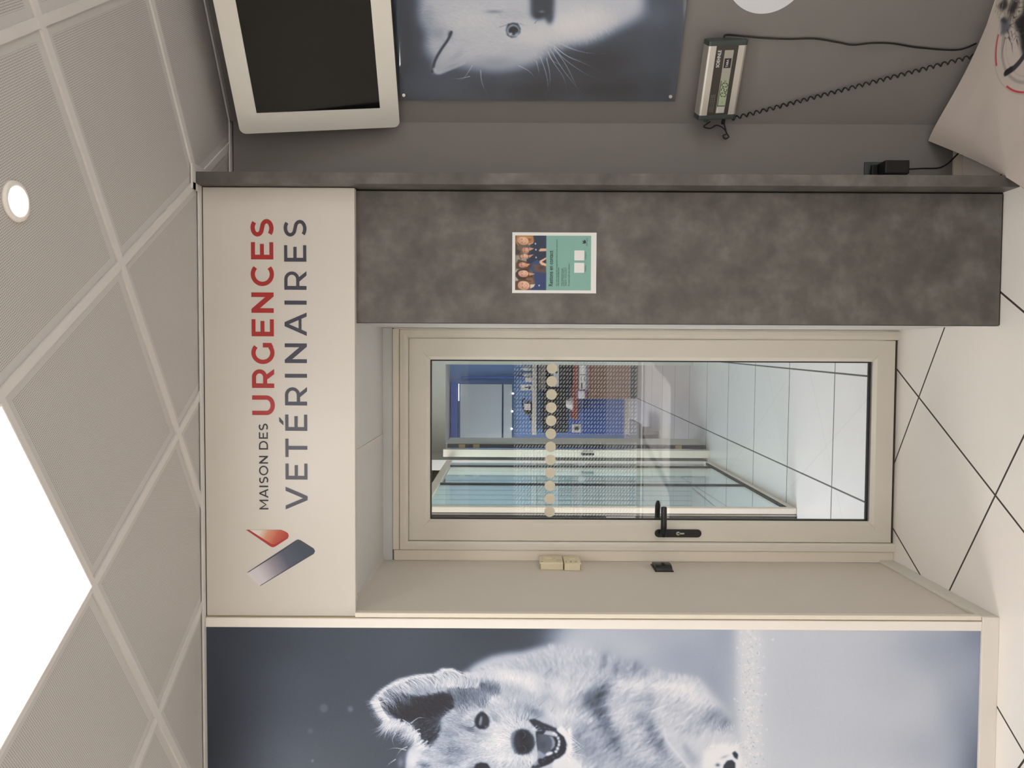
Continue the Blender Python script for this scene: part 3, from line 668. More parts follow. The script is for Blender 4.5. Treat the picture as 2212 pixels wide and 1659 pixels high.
def paint_team():
    # colour picture on the notice; coordinates of a 10.05x enlargement
    c = Canvas(1113, 508, 1277, 627, 2.6, 3, (.47, .66, .62)); c.view(1090, 490, 10.05)
    P, E, L, B = c.poly, c.ell, c.line, c.blob
    h = lambda s: tuple(int(s[i:i+2], 16)/255. for i in (0, 2, 4))
    P([(200, 150), (910, 150), (906, 1400), (200, 1400)], h('55524c'), 2)
    P([(240, 610), (500, 610), (500, 940), (240, 950)], h('8f8d80'), 12)
    P([(235, 940), (300, 930), (300, 1180), (235, 1180)], h('a8a59c'), 4)
    P([(235, 180), (400, 180), (330, 600), (235, 600)], h('3c352e'), 14)
    navy, navy2, skin, skin2 = h('232b40'), h('2c3c66'), h('c48f76'), h('d6ab90')
    P([(560, 420), (720, 380), (910, 440), (910, 780), (560, 760), (500, 560)], navy, 6)
    P([(540, 180), (920, 180), (920, 480), (640, 470), (540, 380)], h('242f45'), 6)
    P([(620, 940), (920, 860), (920, 1400), (560, 1400), (640, 1100)], navy2, 8)
    P([(480, 700), (660, 640), (720, 760), (560, 900), (470, 880)], navy, 6); P([(560, 800), (720, 700), (780, 820), (650, 960), (540, 940)], h('2f4474'), 6)
    P([(620, 800), (760, 820), (900, 800), (900, 1000), (640, 960)], h('6b4a35'), 14, .8); B(800, 880, 60, 40, h('3a2a24'), .8)
    # hair then faces
    P([(250, 180), (620, 180), (640, 330), (560, 340), (480, 380), (260, 330)], h('a8764a'), 9); B(540, 270, 40, 30, h('6a4028'), .8)
    E(330, 450, 60, 60, h('6b5a48'), 12); P([(300, 700), (250, 800), (250, 900), (330, 920), (470, 940), (560, 900), (600, 820), (420, 740)], h('4a3528'), 10)
    P([(240, 1000), (300, 930), (480, 920), (560, 980), (640, 1120), (660, 1230), (500, 1180), (300, 1140), (245, 1080)], h('3a2922'), 7)
    P([(450, 1110), (620, 1090), (670, 1230), (560, 1240), (480, 1180)], h('7a5a40'), 12)
    P([(240, 1180), (420, 1150), (560, 1220), (560, 1400), (240, 1400)], h('5a3c28'), 8)
    for x, y, rx, ry, ro, s in ((400, 300, 118, 88, 14, skin2), (455, 505, 80, 70, 8, skin), (425, 635, 90, 52, 4, skin2), (390, 820, 88, 62, 4, skin), (410, 1010, 112, 78, 6, skin2), (420, 1270, 130, 100, 8, skin2)):
        E(x, y, rx, ry, s, 7, 1, ro); B(x+rx*.30, y-ry*.35, rx*.5, ry*.4, h('e0b49c'), .6); B(x+rx*.1, y+ry*.75, rx*.8, ry*.35, h('9c6a54'), .6); B(x-rx*.75, y, rx*.4, ry*.9, h('a8765e'), .5)
        for k in (-.38, .38):
            L([(x-rx*.20, y+ry*(k-.16)), (x-rx*.16, y+ry*k), (x-rx*.20, y+ry*(k+.16))], 11, h('4a3028'), 4, .75, False); L([(x-rx*.34, y+ry*(k-.2)), (x-rx*.40, y+ry*(k+.1)), (x-rx*.36, y+ry*(k+.24))], 7, h('6a4636'), 4, .6, False)
        B(x+rx*.14, y, rx*.12, ry*.14, h('b87a64'), .7)
        L([(x+rx*.44, y-ry*.34), (x+rx*.56, y), (x+rx*.44, y+ry*.34)], 20, h('a45a4c'), 5, .8, False); L([(x+rx*.45, y-ry*.26), (x+rx*.52, y), (x+rx*.45, y+ry*.26)], 9, h('efe6dc'), 3, .85, False)
    hair = h('3a2922')
    for pts, col, wd in (([(320, 205), (262, 260), (262, 340), (300, 392)], h('a8764a'), 26), ([(560, 230), (500, 214), (400, 206), (320, 205)], h('b8854f'), 24), ([(470, 440), (400, 440), (372, 500), (400, 560)], h('6b5a48'), 22), ([(400, 590), (345, 600), (332, 640), (360, 690)], h('4c4038'), 18),
                         ([(460, 760), (360, 756), (300, 800), (310, 870), (360, 900)], h('4a3528'), 26), ([(520, 930), (400, 925), (300, 960), (285, 1030), (340, 1100), (460, 1110)], hair, 34), ([(560, 1180), (440, 1160), (330, 1170), (280, 1230), (270, 1330)], h('5a3c28'), 32)):
        L(pts, wd, col, 8, .9, False)
    for pts in ([(510, 360), (620, 320), (620, 350), (520, 400)], [(530, 440), (650, 460), (540, 520)], [(515, 610), (640, 590), (540, 670)], [(470, 790), (560, 800), (470, 880)], [(520, 980), (670, 1020), (540, 1060)]):
        P(pts, skin, 5)
    P([(560, 1250), (670, 1240), (640, 1300), (560, 1340)], h('cfc4b4'), 6)
    P([(740, 510), (780, 465), (912, 465), (912, 520), (760, 528)], skin2, 4); P([(750, 740), (900, 655), (912, 690), (790, 770)], skin2, 4); P([(750, 760), (800, 750), (912, 800), (912, 850), (800, 820)], skin2, 4)
    for x, y in ((680, 490), (685, 660), (670, 360), (755, 1270)):
        E(x, y, 15, 20, (.85, .87, .9), 4, .9)
    P([(905, 150), (906, 1400), (1900, 1400), (1900, 150)], h('78a398'), 2)
    return c

def paint_mat():
    c = Canvas(0, 0, 110, 86.5, 5.0, 3, (.79, .74, .70)); r = c.rng      # centimetres: across from the left edge, down from the far edge
    P, E, L, B = c.poly, c.ell, c.line, c.blob
    for i in range(260):
        v = .74+.07*r.rand(); B(r.rand()*110, r.rand()*86, 4+7*r.rand(), 1.5+3*r.rand(), (v, v*.94, v*.90), .3, -20+40*r.rand())
    cx, cy = 44, 27
    ring = lambda R, a0, a1, w, col, al, sg=.15: L([(cx+R*math.cos(t), cy+R*math.sin(t)) for t in np.linspace(a0, a1, 50)], w, col, sg, al, False)
    ring(19.9, 0, 6.28, .25, (.52, .49, .48), .5); ring(16.4, 0, 6.28, 1.0, (.58, .55, .54), .7, .3); ring(14.6, 0, 6.28, .2, (.52, .49, .48), .4)
    for a0, a1 in ((3.88, 4.40), (2.88, 3.34), (.3, .8), (1.6, 2.0), (5.1, 5.6)):
        ring(19.3, a0, a1, .55, (.74, .13, .16), .95)
    k = (.13, .12, .14); g = (.40, .40, .43); w = (.74, .70, .64)
    P([(42, 15.5), (40.5, 19), (37.5, 22), (35, 25), (35.5, 30), (42, 35), (54, 36), (64, 28), (62, 16), (54, 10), (47, 11)], k, .7)
    P([(43, 4), (42.5, 9), (43, 14), (46, 17), (52, 14), (55, 8), (54, 1), (48, -1)], w, .7)
    P([(46, 2), (45, 6), (47, 8), (49, 5)], k, .5, .85); P([(44.5, 9), (45, 13), (49, 13), (50, 9), (47, 8.5)], k, .6, .9); P([(50, 1), (55, 2), (56, 9), (52, 8)], k, .7, .9); P([(42.5, 9.5), (43, 12.5), (45, 11)], k, .4, .8)
    P([(42.6, 6.6), (39.6, 9.2), (38.2, 9.6), (39.6, 13.0), (41.6, 13.6), (43.2, 11.5), (43.6, 8)], g, .4); P([(42.4, 6.4), (43.4, 8), (42.6, 11), (41.8, 9.6)], (.24, .25, .28), .3)
    L([(36, 26), (33, 24.6), (30.6, 22.8), (29, 20.6)], 1.9, (.20, .19, .22), .25, .95, False); L([(30, 21.8), (28.6, 20.2)], 2.0, k, .25, .95, False)
    P([(50, 22), (56, 20), (60, 26), (56, 32), (50, 30)], (.62, .58, .54), 1.2, .7)
    for i in range(200):
        x, y = 37+22*r.rand(), 12+22*r.rand(); L([(x, y), (x+2*r.randn(), y+2+1.5*r.rand())], .4, (.07, .06, .08) if r.rand() < .6 else (.38, .37, .38), .12, .6)
    for i in range(70):
        x, y = 43+10*r.rand(), 1+13*r.rand(); L([(x, y), (x-1.5+r.randn(), y+1.5*r.rand())], .3, (.85, .8, .74) if r.rand() < .5 else (.3, .29, .3), .12, .6)
    return c

# ================================================================ THE ROOM
CZ, D1, DB = 2.7476, 2.576, 3.30
AX = Vector((.8415, -.5402, 0)); AN = Vector((-.5402, -.8415, 0)); CC = Vector((.872, 2.86, 0))   # oblique wall: along, out, corner
LX = -.905
struct('floor', boxes((-3.2, 3.2, -3.4, 3.31, -.05, 0)), 'floor')
struct('floor', boxes((-4.5, 2.6, 3.31, 11.6, -.05, 0)), 'lobby')
struct('ceiling', boxes((-3.2, 3.2, -3.4, 2.90, CZ, CZ+.05)), 'ceiling')
struct('wall_left', boxes((-3.2, LX, D1, 3.42, 0, CZ)), 'alc')
struct('wall_back', boxes((-.905, -.86, 3.302, 3.42, 0, 2.6), (.116, .56, 3.302, 3.42, 0, 2.6), (-.86, .116, 3.302, 3.42, 2.2, 2.6)), 'alc')
struct('wall_right', boxes((.118, .566, 2.63, 3.302, 0, 2.25)), 'soffit')
struct('ceiling', boxes((LX, .566, 2.606, 3.302, 2.25, 2.275)), 'soffit')
struct('wall_niche', boxes((.606, .95, 2.86, 2.95, 0, CZ)), 'grey')
def oblique(s0, s1, o0, o1, z0, z1, bm=None):
    bm = bm or bmesh.new(); v = box(bm, s0, s1, o0, o1, z0, z1)
    for q in v: q.co = CC+AX*q.co.x+AN*q.co.y+Vector((0, 0, q.co.z))
    return bm
struct('wall_oblique', oblique(0, 2.75, -.09, 0, 0, CZ), 'grey')
# the room behind the photographer
struct('wall_west', boxes((-3.3, -3.2, -3.4, D1, 0, CZ)), 'wall')
struct('wall_east', boxes((3.2, 3.3, -3.4, -2.2, 0, CZ), (3.2, 3.3, 1.1, 1.6, 0, CZ), (3.2, 3.3, -2.2, 1.1, 2.45, CZ), (3.2, 3.3, -2.2, 1.1, 0, .4)), 'wall')
struct('wall_rear', boxes((-3.2, -2.15, -3.1, -3.0, 0, CZ), (2.6, 3.2, -3.1, -3.0, 0, CZ), (-2.15, 2.6, -3.1, -3.0, 2.3, CZ), (.1, .5, -3.1, -3.0, 0, 2.3)), 'wall')
def window(n, x0, x1, mull, film):
    w = sroot('window_%d' % n); bm = bmesh.new()
    for a, b in zip(mull, mull[1:]):
        frame_path(bm, [(a, .03), (a, 2.3), (b, 2.3), (b, .03)], [(0, -3.09), (0, -3.02), (.05, -3.02), (.05, -3.09)], True)
    obj('window_frame', bm, 'pvc', w)
    obj('window_glass', boxes((x0+.04, x1-.04, -3.056, -3.050, .06, 2.26)), 'glass', w)
    if film:
        m = bpy.data.materials.new('leaf_pattern_film'); m.use_nodes = True; nt = NT(m); v, p = nt.pos()
        fx = nt.m('FRACT', nt.m('DIVIDE', p[0], .052)); fz = nt.m('FRACT', nt.m('DIVIDE', p[2], .040))
        r1 = nt.m('SQRT', nt.m('ADD', nt.m('MULTIPLY', fx, fx), nt.m('MULTIPLY', fz, fz)))
        gx = nt.m('SUBTRACT', 1.0, fx); gz = nt.m('SUBTRACT', 1.0, fz)
        r2 = nt.m('SQRT', nt.m('ADD', nt.m('MULTIPLY', gx, gx), nt.m('MULTIPLY', gz, gz)))
        leaf = nt.m('MULTIPLY', nt.m('LESS_THAN', r1, .92), nt.m('LESS_THAN', r2, .92))
        tr = nt.add('ShaderNodeBsdfTransparent'); tl = nt.add('ShaderNodeBsdfTranslucent'); tl.inputs[0].default_value = (.88, .9, .92, 1)
        df = nt.add('ShaderNodeBsdfDiffuse'); df.inputs[0].default_value = (.6, .6, .6, 1)
        ad = nt.add('ShaderNodeMixShader'); ad.inputs[0].default_value = .12; nt.put(ad.inputs[1], tl.outputs[0]); nt.put(ad.inputs[2], df.outputs[0])
        mx = nt.add('ShaderNodeMixShader'); nt.put(mx.inputs[0], leaf); nt.put(mx.inputs[1], tr.outputs[0]); nt.put(mx.inputs[2], ad.outputs[0])
        nt.put(m.node_tree.nodes['Material Output'].inputs[0], mx.outputs[0])
        fb = bmesh.new(); fb.faces.new([fb.verts.new(q) for q in ((x0+.05, -3.0485, .08), (x1-.05, -3.0485, .08), (x1-.05, -3.0485, 1.66), (x0+.05, -3.0485, 1.66))]); obj('privacy_film', fb, m, w)
window(1, -2.15, .1, [-2.15, -1.06, .1], True)
window(2, .5, 2.6, [.5, 1.55, 2.6], False)
w3 = sroot('window_3')
obj('window_glass', boxes((3.24, 3.246, -2.2, 1.1, .4, 2.45)), 'glass', w3)
obj('window_frame', boxes((3.225, 3.265, -2.2, 1.1, .4, .46), (3.225, 3.265, -2.2, 1.1, 2.39, 2.45), (3.225, 3.265, -2.2, -2.14, .46, 2.39), (3.225, 3.265, 1.04, 1.1, .46, 2.39), (3.225, 3.265, -.58, -.52, .46, 2.39)), 'pvc', w3)
# the street outside
struct('floor', boxes((-6, 6, -12, -3.1, -.12, -.06)), mat('asphalt', '6a6a6a', .8, var=.2))
bm = boxes((-6, 6, -12.2, -12, 0, 6)); struct('wall_street', bm, mat('street_facade', 'b5aea2', .8, var=.3, vscale=.7))

# ceiling grid rails
def grid(o, w, z0, z1, y1):
    bm = bmesh.new(); A = Vector((math.cos(CTH), math.sin(CTH), 0)); B = Vector((-math.sin(CTH), math.cos(CTH), 0)); O = Vector((CO[0], CO[1], 0))
    def clip(p, d):
        lo, hi = -9.0, 9.0
        for n, c in ((Vector((0, 1, 0)), y1), (Vector((0, -1, 0)), 3.0), (Vector((1, 0, 0)), 3.0), (Vector((-1, 0, 0)), 3.0)):
            den = n.dot(d); num = c-n.dot(p)
            if abs(den) < 1e-6: continue
            t = num/den
            if den > 0: hi = min(hi, t)
            else: lo = max(lo, t)
        return lo, hi
    for k in range(-12, 12):
        for d, n, ww in ((A, B, w), (B, A, w)):
            p = O+n*(.6*k); lo, hi = clip(p, d)
            if hi-lo < .1: continue
            f = min(1.0, 1)
            q = [p+d*lo-n*ww/2, p+d*hi-n*ww/2, p+d*hi+n*ww/2, p+d*lo+n*ww/2]
            zz = z0 if d is A else z0+.0008
            a = [bm.verts.new((v.x, v.y, zz)) for v in q]; b = [bm.verts.new((v.x, v.y, z1)) for v in q]
            bm.faces.new(a); bm.faces.new(b[::-1])
            for i in range(4): bm.faces.new((a[i], b[i], b[(i+1) % 4], a[(i+1) % 4]))
    return bm
struct('trim_1', grid(None, .023, CZ-.007, CZ-.0005, 2.86), 'rail')
struct('trim_2', boxes((-3.1, .545, 2.552, 2.576, CZ-.010, CZ-.004), (.545, .567, 2.505, 2.576, CZ-.010, CZ-.004), (.545, .627, 2.50, 2.526, CZ-.010, CZ-.004), (.606, .63, 2.526, 2.86, CZ-.010, CZ-.004), (.63, .872, 2.836, 2.86, CZ-.010, CZ-.004)), 'rail')
struct('trim_3', oblique(0, 2.7, 0, .024, CZ-.010, CZ-.004), 'rail')
struct('trim_4', boxes((-3.1, .566, 2.5735, 2.5765, CZ-.0125, CZ-.0105), (.63, .872, 2.857, 2.8595, CZ-.0125, CZ-.0105)), 'gap')
# soffit rail and edges
struct('trim_5', boxes((-.369, -.346, 2.62, 3.30, 2.2465, 2.25), (LX, LX+.022, 2.62, 3.30, 2.2465, 2.25)), 'rail')
# corner profiles by the mural
struct('trim_6', boxes((-.942, -.909, 2.563, 2.577, .058, 2.737)), 'trim', bevel=.003)
struct('trim_7', boxes((-.906, -.890, 2.566, 2.590, .060, 2.221)), 'cream', bevel=.002)
struct('trim_8', boxes((-.9095, -.9055, 2.571, 2.577, .058, 2.737)), mat('yellowed_joint', 'a08c68', .6))
struct('baseboard_left', boxes((-3.1, -.893, 2.562, D1, 0, .058)), 'white', bevel=.002)
struct('baseboard_alcove', boxes((LX, -.893, D1, 3.30, 0, .060)), 'wall', bevel=.002)
struct('baseboard_niche', boxes((.606, .872, 2.850, 2.86, 0, .034)), 'cream', bevel=.002)
struct('baseboard_right', oblique(0, 2.6, 0, .01, 0, .034), 'cream')

struct('ceiling', boxes((-1.2, 3.3, 2.90, 3.5, 2.80, 2.84)), 'soffit')  # unseen slab added over the roof gap to stop sun leaking into the lobby
struct('ceiling', boxes((-2.6, -1.2, 3.42, 7.1, 2.64, 2.68)), 'soffit')  # unseen porch roof added to keep sun off the slatted wall
# ---- lobby and reception seen through the door
struct('wall_lobby_right', boxes((.5, .6, 3.42, 7.0, 0, 2.7)), 'wall')
struct('wall_lobby_cross', boxes((-.086, .6, 7.0, 7.1, 0, 2.62), (-1.2, -.086, 7.0, 7.1, 2.305, 2.62)), mat('grey_white_partition', 'c2c4be', .5, var=.02))
struct('ceiling', boxes((-1.2, .6, 3.42, 7.1, 2.62, 2.66)), 'soffit')
struct('ceiling', boxes((-3.0, 1.6, 7.1, 11.4, 2.62, 2.66)), 'soffit')
struct('wall_reception_back', boxes((-3.0, 1.6, 11.3, 11.4, 0, 2.62)), 'blue')
struct('wall_reception_left', boxes((-3.0, -2.9, 7.1, 11.3, 0, 2.62)), 'wall')
struct('wall_reception_right', boxes((1.5, 1.6, 7.1, 11.3, 0, 2.62)), 'wall')
struct('wall_outside', boxes((-2.6, -2.5, 3.42, 7.0, 0, 2.4)), mat('pale_outside_wall', 'c9d3d6', .6, var=.05))
struct('wall_lobby_left', boxes((-.99, -.90, 6.44, 7.1, 0, 2.62)), 'grout')
def m_slats():
    m = bpy.data.materials.new('pale_vertical_slats'); m.use_nodes = True; nt = NT(m); b = m.node_tree.nodes['Principled BSDF']; v, p = nt.pos()
    g = nt.edge(p[0], .045, .003); hi = nt.mix(nt.noise(v, 1.5, 2), lin('b4c6c8'), lin('c8d4d9'))
    nt.put(b.inputs['Base Color'], nt.mix(g, hi, lin('7d9698'))); b.inputs['Roughness'].default_value = .6
    return m
struct('wall_outside_end', boxes((-3.0, -.99, 7.0, 7.1, 0, 2.62)), m_slats())

# ================================================================ THE DOOR
dr = sroot('door_1')
fr = bmesh.new()      # outer frame: mitred, rounded towards the leaf
frame_path(fr, [(-.857, 0), (-.857, 2.175), (.113, 2.175), (.113, 0)], [(0, 3.34), (0, 3.283), (.004, 3.280), (.020, 3.2795), (.030, 3.2805), (.036, 3.284), (.0385, 3.2905), (.0385, 3.34)])
obj('door_frame', fr, 'pvc', dr)
obj('cover_strip', boxes((-.9045, -.8585, 3.288, 3.302, 0, 2.2), (.1145, .1175, 3.285, 3.302, 0, 2.2), (-.857, .113, 3.286, 3.302, 2.177, 2.205)), 'cream', dr, bevel=.0015)
obj('head_filler', boxes((-.9045, .1175, 3.293, 3.302, 2.207, 2.2495)), 'soffit', dr)
obj('frame_gap', boxes((-.8588, -.8568, 3.290, 3.30, 0, 2.2), (-.857, .113, 3.290, 3.30, 2.1752, 2.177), (-.9045, .1175, 3.296, 3.30, 2.205, 2.207)), 'gap', dr)
lf = bmesh.new()
frame_path(lf, [(-.8165, .011), (-.8165, 2.135), (.0725, 2.135), (.0725, .011)], [(0, 3.335), (0, 3.292), (.002, 3.290), (.074, 3.290), (.078, 3.2905), (.084, 3.296), (.0925, 3.304), (.0925, 3.335)], True)
leaf = obj('door_leaf', lf, 'pvc', dr)
mi = bmesh.new()      # mitre joints
for x0, z0, x1, z1 in ((-.7258, 2.043, -.755, 2.0725), (-.0185, 2.043, .011, 2.0725), (-.7258, .112, -.755, .083), (-.0185, .112, .011, .083)):
    d = Vector((x1-x0, 0, z1-z0)).normalized(); n = Vector((-d.z, 0, d.x))*.0003
    a = [Vector((x0, 3.3025, z0)), Vector((x0+(x1-x0)*.42, 3.2898, z0+(z1-z0)*.42)), Vector((x1, 3.2896, z1))]
    vs = [(mi.verts.new(p+n-Vector((0, .0006, 0))), mi.verts.new(p-n-Vector((0, .0006, 0)))) for p in a]
    for (p, q), (r, s) in zip(vs, vs[1:]): mi.faces.new((p, q, s, r))
obj('mitre_joint', mi, mat('faint_joint', '8f8678', .6), leaf)
gk = bmesh.new()
frame_path(gk, [(-.7245, .110), (-.7245, 2.0435), (-.0195, 2.0435), (-.0195, .110)], [(0, 3.324), (0, 3.3045), (.0048, 3.3045), (.0062, 3.309), (.0062, 3.324)], True)
obj('glazing_gasket', gk, 'gasket', leaf)
obj('glass_pane', boxes((-.7200, -.0245, 3.3105, 3.3145, .114, 2.039)), 'glass', leaf)
obj('bottom_seal', boxes((-.8165, .0725, 3.300, 3.306, .004, .012)), mat('brown_brush_seal', '3a2f28', .8), leaf)
obj('threshold', boxes((-.857, .113, 3.296, 3.40, 0, .004)), mat('dark_metal_sill', '5a5048', .5), dr)
# lever handles: plate, neck, grip
hd = obj('door_handle', (lambda b: (prism(b, rrect(-.7955, -.7605, .848, 1.053, .0172, 8), 3.2815, 3.290), b)[1])(bmesh.new()), 'blackm', leaf, bevel=.002)
lv = bmesh.new(); cyl(lv, (-.7765, 3.2825, 1.0225), .011, -.032, 'y', 24)
tube(lv, smoothpath([(-.781, 3.252, 1.0225), (-.768, 3.246, 1.0225), (-.740, 3.2415, 1.0225), (-.700, 3.243, 1.0222), (-.664, 3.247, 1.0218), (-.652, 3.2485, 1.0217)]), [.0105]*2+[.0132]*33+[.0130, .0125, .0118, .0105, .0085, .005], 16)
obj('lever', lv, 'blackm', hd, smooth=True)
kh = bmesh.new(); cyl(kh, (-.778, 3.2815, .951), .0085, -.0012, 'y', 20); box(kh, -.7815, -.7745, 3.2803, 3.2815, .924, .950)
obj('keyhole', kh, 'chrome', hd); obj('key_slot', boxes((-.7792, -.7768, 3.2799, 3.2802, .947, .9555)), 'gasket', hd)
oh = bmesh.new(); cyl(oh, (-.777, 3.335, 1.0235), .011, .034, 'y', 24)
tube(oh, smoothpath([(-.777, 3.372, 1.0235), (-.755, 3.378, 1.0235), (-.70, 3.378, 1.0235), (-.650, 3.372, 1.0235)]), [.0125]*20+[.0118, .0105, .0085, .0065, .004], 16)
prism(oh, rrect(-.7955, -.7605, .848, 1.053, .0172, 8), 3.335, 3.343)
obj('outer_handle', oh, 'blackm', leaf, smooth=False)

# dots on the glass
DP = None
def dot_bm(): b = bmesh.new(); cyl(b, (0, 0, 0), .0234, .0008, 'y', 40); return b
words = ['first', 'second', 'third', 'fourth', 'fifth', 'sixth', 'seventh', 'eighth', 'ninth', 'tenth', 'eleventh', 'twelfth']
dotm = mat('cream_vinyl_dot', 'd8cfb9', .5)
for i in range(12):
    if DP is None: d = DP = obj('dot_sticker', dot_bm(), dotm)
    else: d = DP.copy(); COL.objects.link(d)
    d.location = (-.0555-.0577*i, 3.3095, 1.5085+.0006*i)
    tag(d, 'cream round vinyl dot on the door glass, %s from the grey panel side' % words[i], 'sticker', 'cream safety dots across the door glass')

# ================================================================ SIGN BOARD
sb = thing('sign_board', 'white fascia board above the door alcove with red and navy lettering', 'sign', (-.17, 2.59, 2.22))
obj('board', boxes((-.905, .565, 2.5745, 2.604, 2.2205, 2.7365)), 'board', sb, bevel=.002)
def ribbon(bm, pts, w, y, close=False):
    """flat stroke with square ends"""
    y = lay(y); P = [Vector((a, b)) for a, b in pts]; n = len(P); L, R = [], []
    for i in range(n):
        d1 = (P[i]-P[i-1]).normalized() if (i or close) else (P[1]-P[0]).normalized()
        d2 = (P[(i+1) % n]-P[i]).normalized() if (i < n-1 or close) else d1
        n1, n2 = Vector((-d1.y, d1.x)), Vector((-d2.y, d2.x)); m = n1+n2; m = m*(2/m.dot(m)) if m.length > .3 else n1
        L.append(bm.verts.new((P[i].x+m.x*w/2, y, P[i].y+m.y*w/2))); R.append(bm.verts.new((P[i].x-m.x*w/2, y, P[i].y-m.y*w/2)))
    for i in range(n if close else n-1):
        j = (i+1) % n; bm.faces.new((L[i], L[j], R[j], R[i]))
LAY = [0]
def lay(y):                 # each stroke a hair in front of the last, so crossing strokes never share a plane
    LAY[0] = (LAY[0]+1) % 24; return y-LAY[0]*.00002
def polyf(bm, pts, y):
    y = lay(y); bm.faces.new([bm.verts.new((a, y, b)) for a, b in pts])
def glyph(bm, ch, x0, x1, z0, z1, sv, sh, y):
    H, w = z1-z0, x1-x0; sv *= H; sh *= H; X = lambda u: x0+u; Zz = lambda v: z0+v
    R = lambda a, b, c, d: polyf(bm, [(X(a), Zz(c)), (X(b), Zz(c)), (X(b), Zz(d)), (X(a), Zz(d))], y)
    def arc(cx, cz, rx, rz, a0, a1, n=30): return [(X(cx+rx*math.cos(math.radians(a0+(a1-a0)*i/n))), Zz(cz+rz*math.sin(math.radians(a0+(a1-a0)*i/n)))) for i in range(n+1)]
    if ch in 'EÉ':
        R(0, sv, 0, H); R(sv, w, 0, sh); R(sv, w, H-sh, H); R(sv, w*.90, H/2-sh/2+.01*H, H/2+sh/2+.01*H)
    elif ch == 'I': R(0, w, 0, H)
    elif ch == 'T': R(0, w, H-sh, H); R(w/2-sv/2, w/2+sv/2, 0, H-sh)
    elif ch == 'N':
        k = sv*.86; q = .62*H if sv > .19*H else .66*H
        polyf(bm, [(X(a), Zz(b)) for a, b in ((0, 0), (0, H), (k, H), (w-sv, H-q), (w-sv, H), (w, H), (w, 0), (w-k, 0), (sv, q), (sv, 0))], y)
    elif ch == 'V':
        k = sv*1.06; polyf(bm, [(X(0), Zz(H)), (X(k), Zz(H)), (X(w/2), Zz(sh*1.45)), (X(w-k), Zz(H)), (X(w), Zz(H)), (X(w/2+k/2), Zz(0)), (X(w/2-k/2), Zz(0))], y)
    elif ch == 'A':
        k = sv*1.06
        for s in (-1, 1):
            q = [(w/2+s*w/2, 0), (w/2+s*(w/2-k), 0), (w/2-s*0, H-sh*1.4), (w/2, H), (w/2+s*k/2, H)]
            polyf(bm, [(X(a), Zz(b)) for a, b in q], y)
        R(w*.2, w*.8, H*.235, H*.235+sh*.92)
    elif ch == 'M':
        R(0, sv, 0, H); R(w-sv, w, 0, H); m = H*.18
        for s in (-1, 1):
            q = [(w/2+s*w/2, H), (w/2+s*(w/2-sv*.8), H), (w/2, m+sv), (w/2, m), (w/2+s*(w/2-sv), H-sh*2.0)]
            polyf(bm, [(X(a), Zz(b)) for a, b in q], y)
    elif ch == 'U':
        r = (w-sv)/2; ribbon(bm, [(X(sv/2), Zz(H))]+arc(w/2, r*1.02, r, r*1.02-sh/2+.012*H, 180, 360)+[(X(w-sv/2), Zz(H))], (sv+sh)/2*1.02, y)
    elif ch == 'O': ribbon(bm, arc(w/2, H/2, w/2-sv/2, H*.515-sh/2, 0, 352), (sv+sh)/2, y, True)
    elif ch == 'C':
        r = H*.515-sh/2; ribbon(bm, arc(w*.565, H/2, w*.565-sv/2, r, 47, 313), (sv+sh)/2, y)
    elif ch == 'G':
        r = H*.515-sh/2; a = arc(w*.535, H/2, w*.535-sv/2, r, 47, 312); ribbon(bm, a, (sv+sh)/2, y)
        R(w-sv*.98, w, H*.13, H*.50); polyf(bm, [(X(w), Zz(H*.20)), (X(w-sv*.9), Zz(H*.28)), (X(w*.80), Zz(H*.02)), (X(w*.86), Zz(H*.055)), (X(w), Zz(H*.12))], y)
    elif ch == 'D':
        R(0, sv, 0, H); r = H/2-sh/2; ribbon(bm, [(X(sv*.5), Zz(H-sh/2))]+arc(w-r-sv*.5, H/2, r, r, 90, -90)+[(X(sv*.5), Zz(sh/2))], (sh+sv)/2, y)
    elif ch == 'R':
        R(0, sv, 0, H); hb = H*.68; r = (hb-sh)/2
        ribbon(bm, [(X(sv*.5), Zz(H-sh/2))]+arc(w-r-sv*.62, H-sh/2-r, r*1.05, r, 90, -90)+[(X(sv*.5), Zz(H-sh/2-2*r))], sh*1.03, y)
        k = sv*1.15; polyf(bm, [(X(w), Zz(0)), (X(w-k), Zz(0)), (X(w*.42), Zz(H*.34)), (X(w*.42+k), Zz(H*.36))], y)
    elif ch == 'S':
        s = sh*1.08; mid = .50*H; up = ((1.014*H-s/2)-mid)/2; lo = (mid-(s/2-.014*H))/2
        E = lambda cx, cz, rx, rz, a0, a1, n: [(cx+rx*math.cos(math.radians(a0+(a1-a0)*i/n)), cz+rz*math.sin(math.radians(a0+(a1-a0)*i/n))) for i in range(n+1)]
        P = E(w*.52, mid+up, w*.47-s/2*.9, up, 40, 238, 26)+E(w*.48, mid-lo, w*.50-s/2, lo, 58, -140, 26)
        ribbon(bm, [(X(p), Zz(q)) for p, q in P], s, y)
YL = 2.5737
def word(name, spec, zt, zb, sv, sh, m, acc=None):
    bm = bmesh.new()
    n = len(spec)
    for ch, a, b in spec:
        glyph(bm, ch, a, b, zb, zt, sv, sh, YL)
    if acc: polyf(bm, acc, YL)
    return obj(name, bm, m, sb)
word('red_lettering', [('S', 0.3968, 0.4596), ('E', 0.3221, 0.3802), ('C', 0.2313, 0.3033), ('N', 0.1408, 0.2101), ('E', 0.061, 0.1191), ('G', -0.0341, 0.0385), ('R', -0.1155, -0.0501), ('U', -0.2088, -0.1406)], 2.5725, 2.4965, .205, .178, 'red')
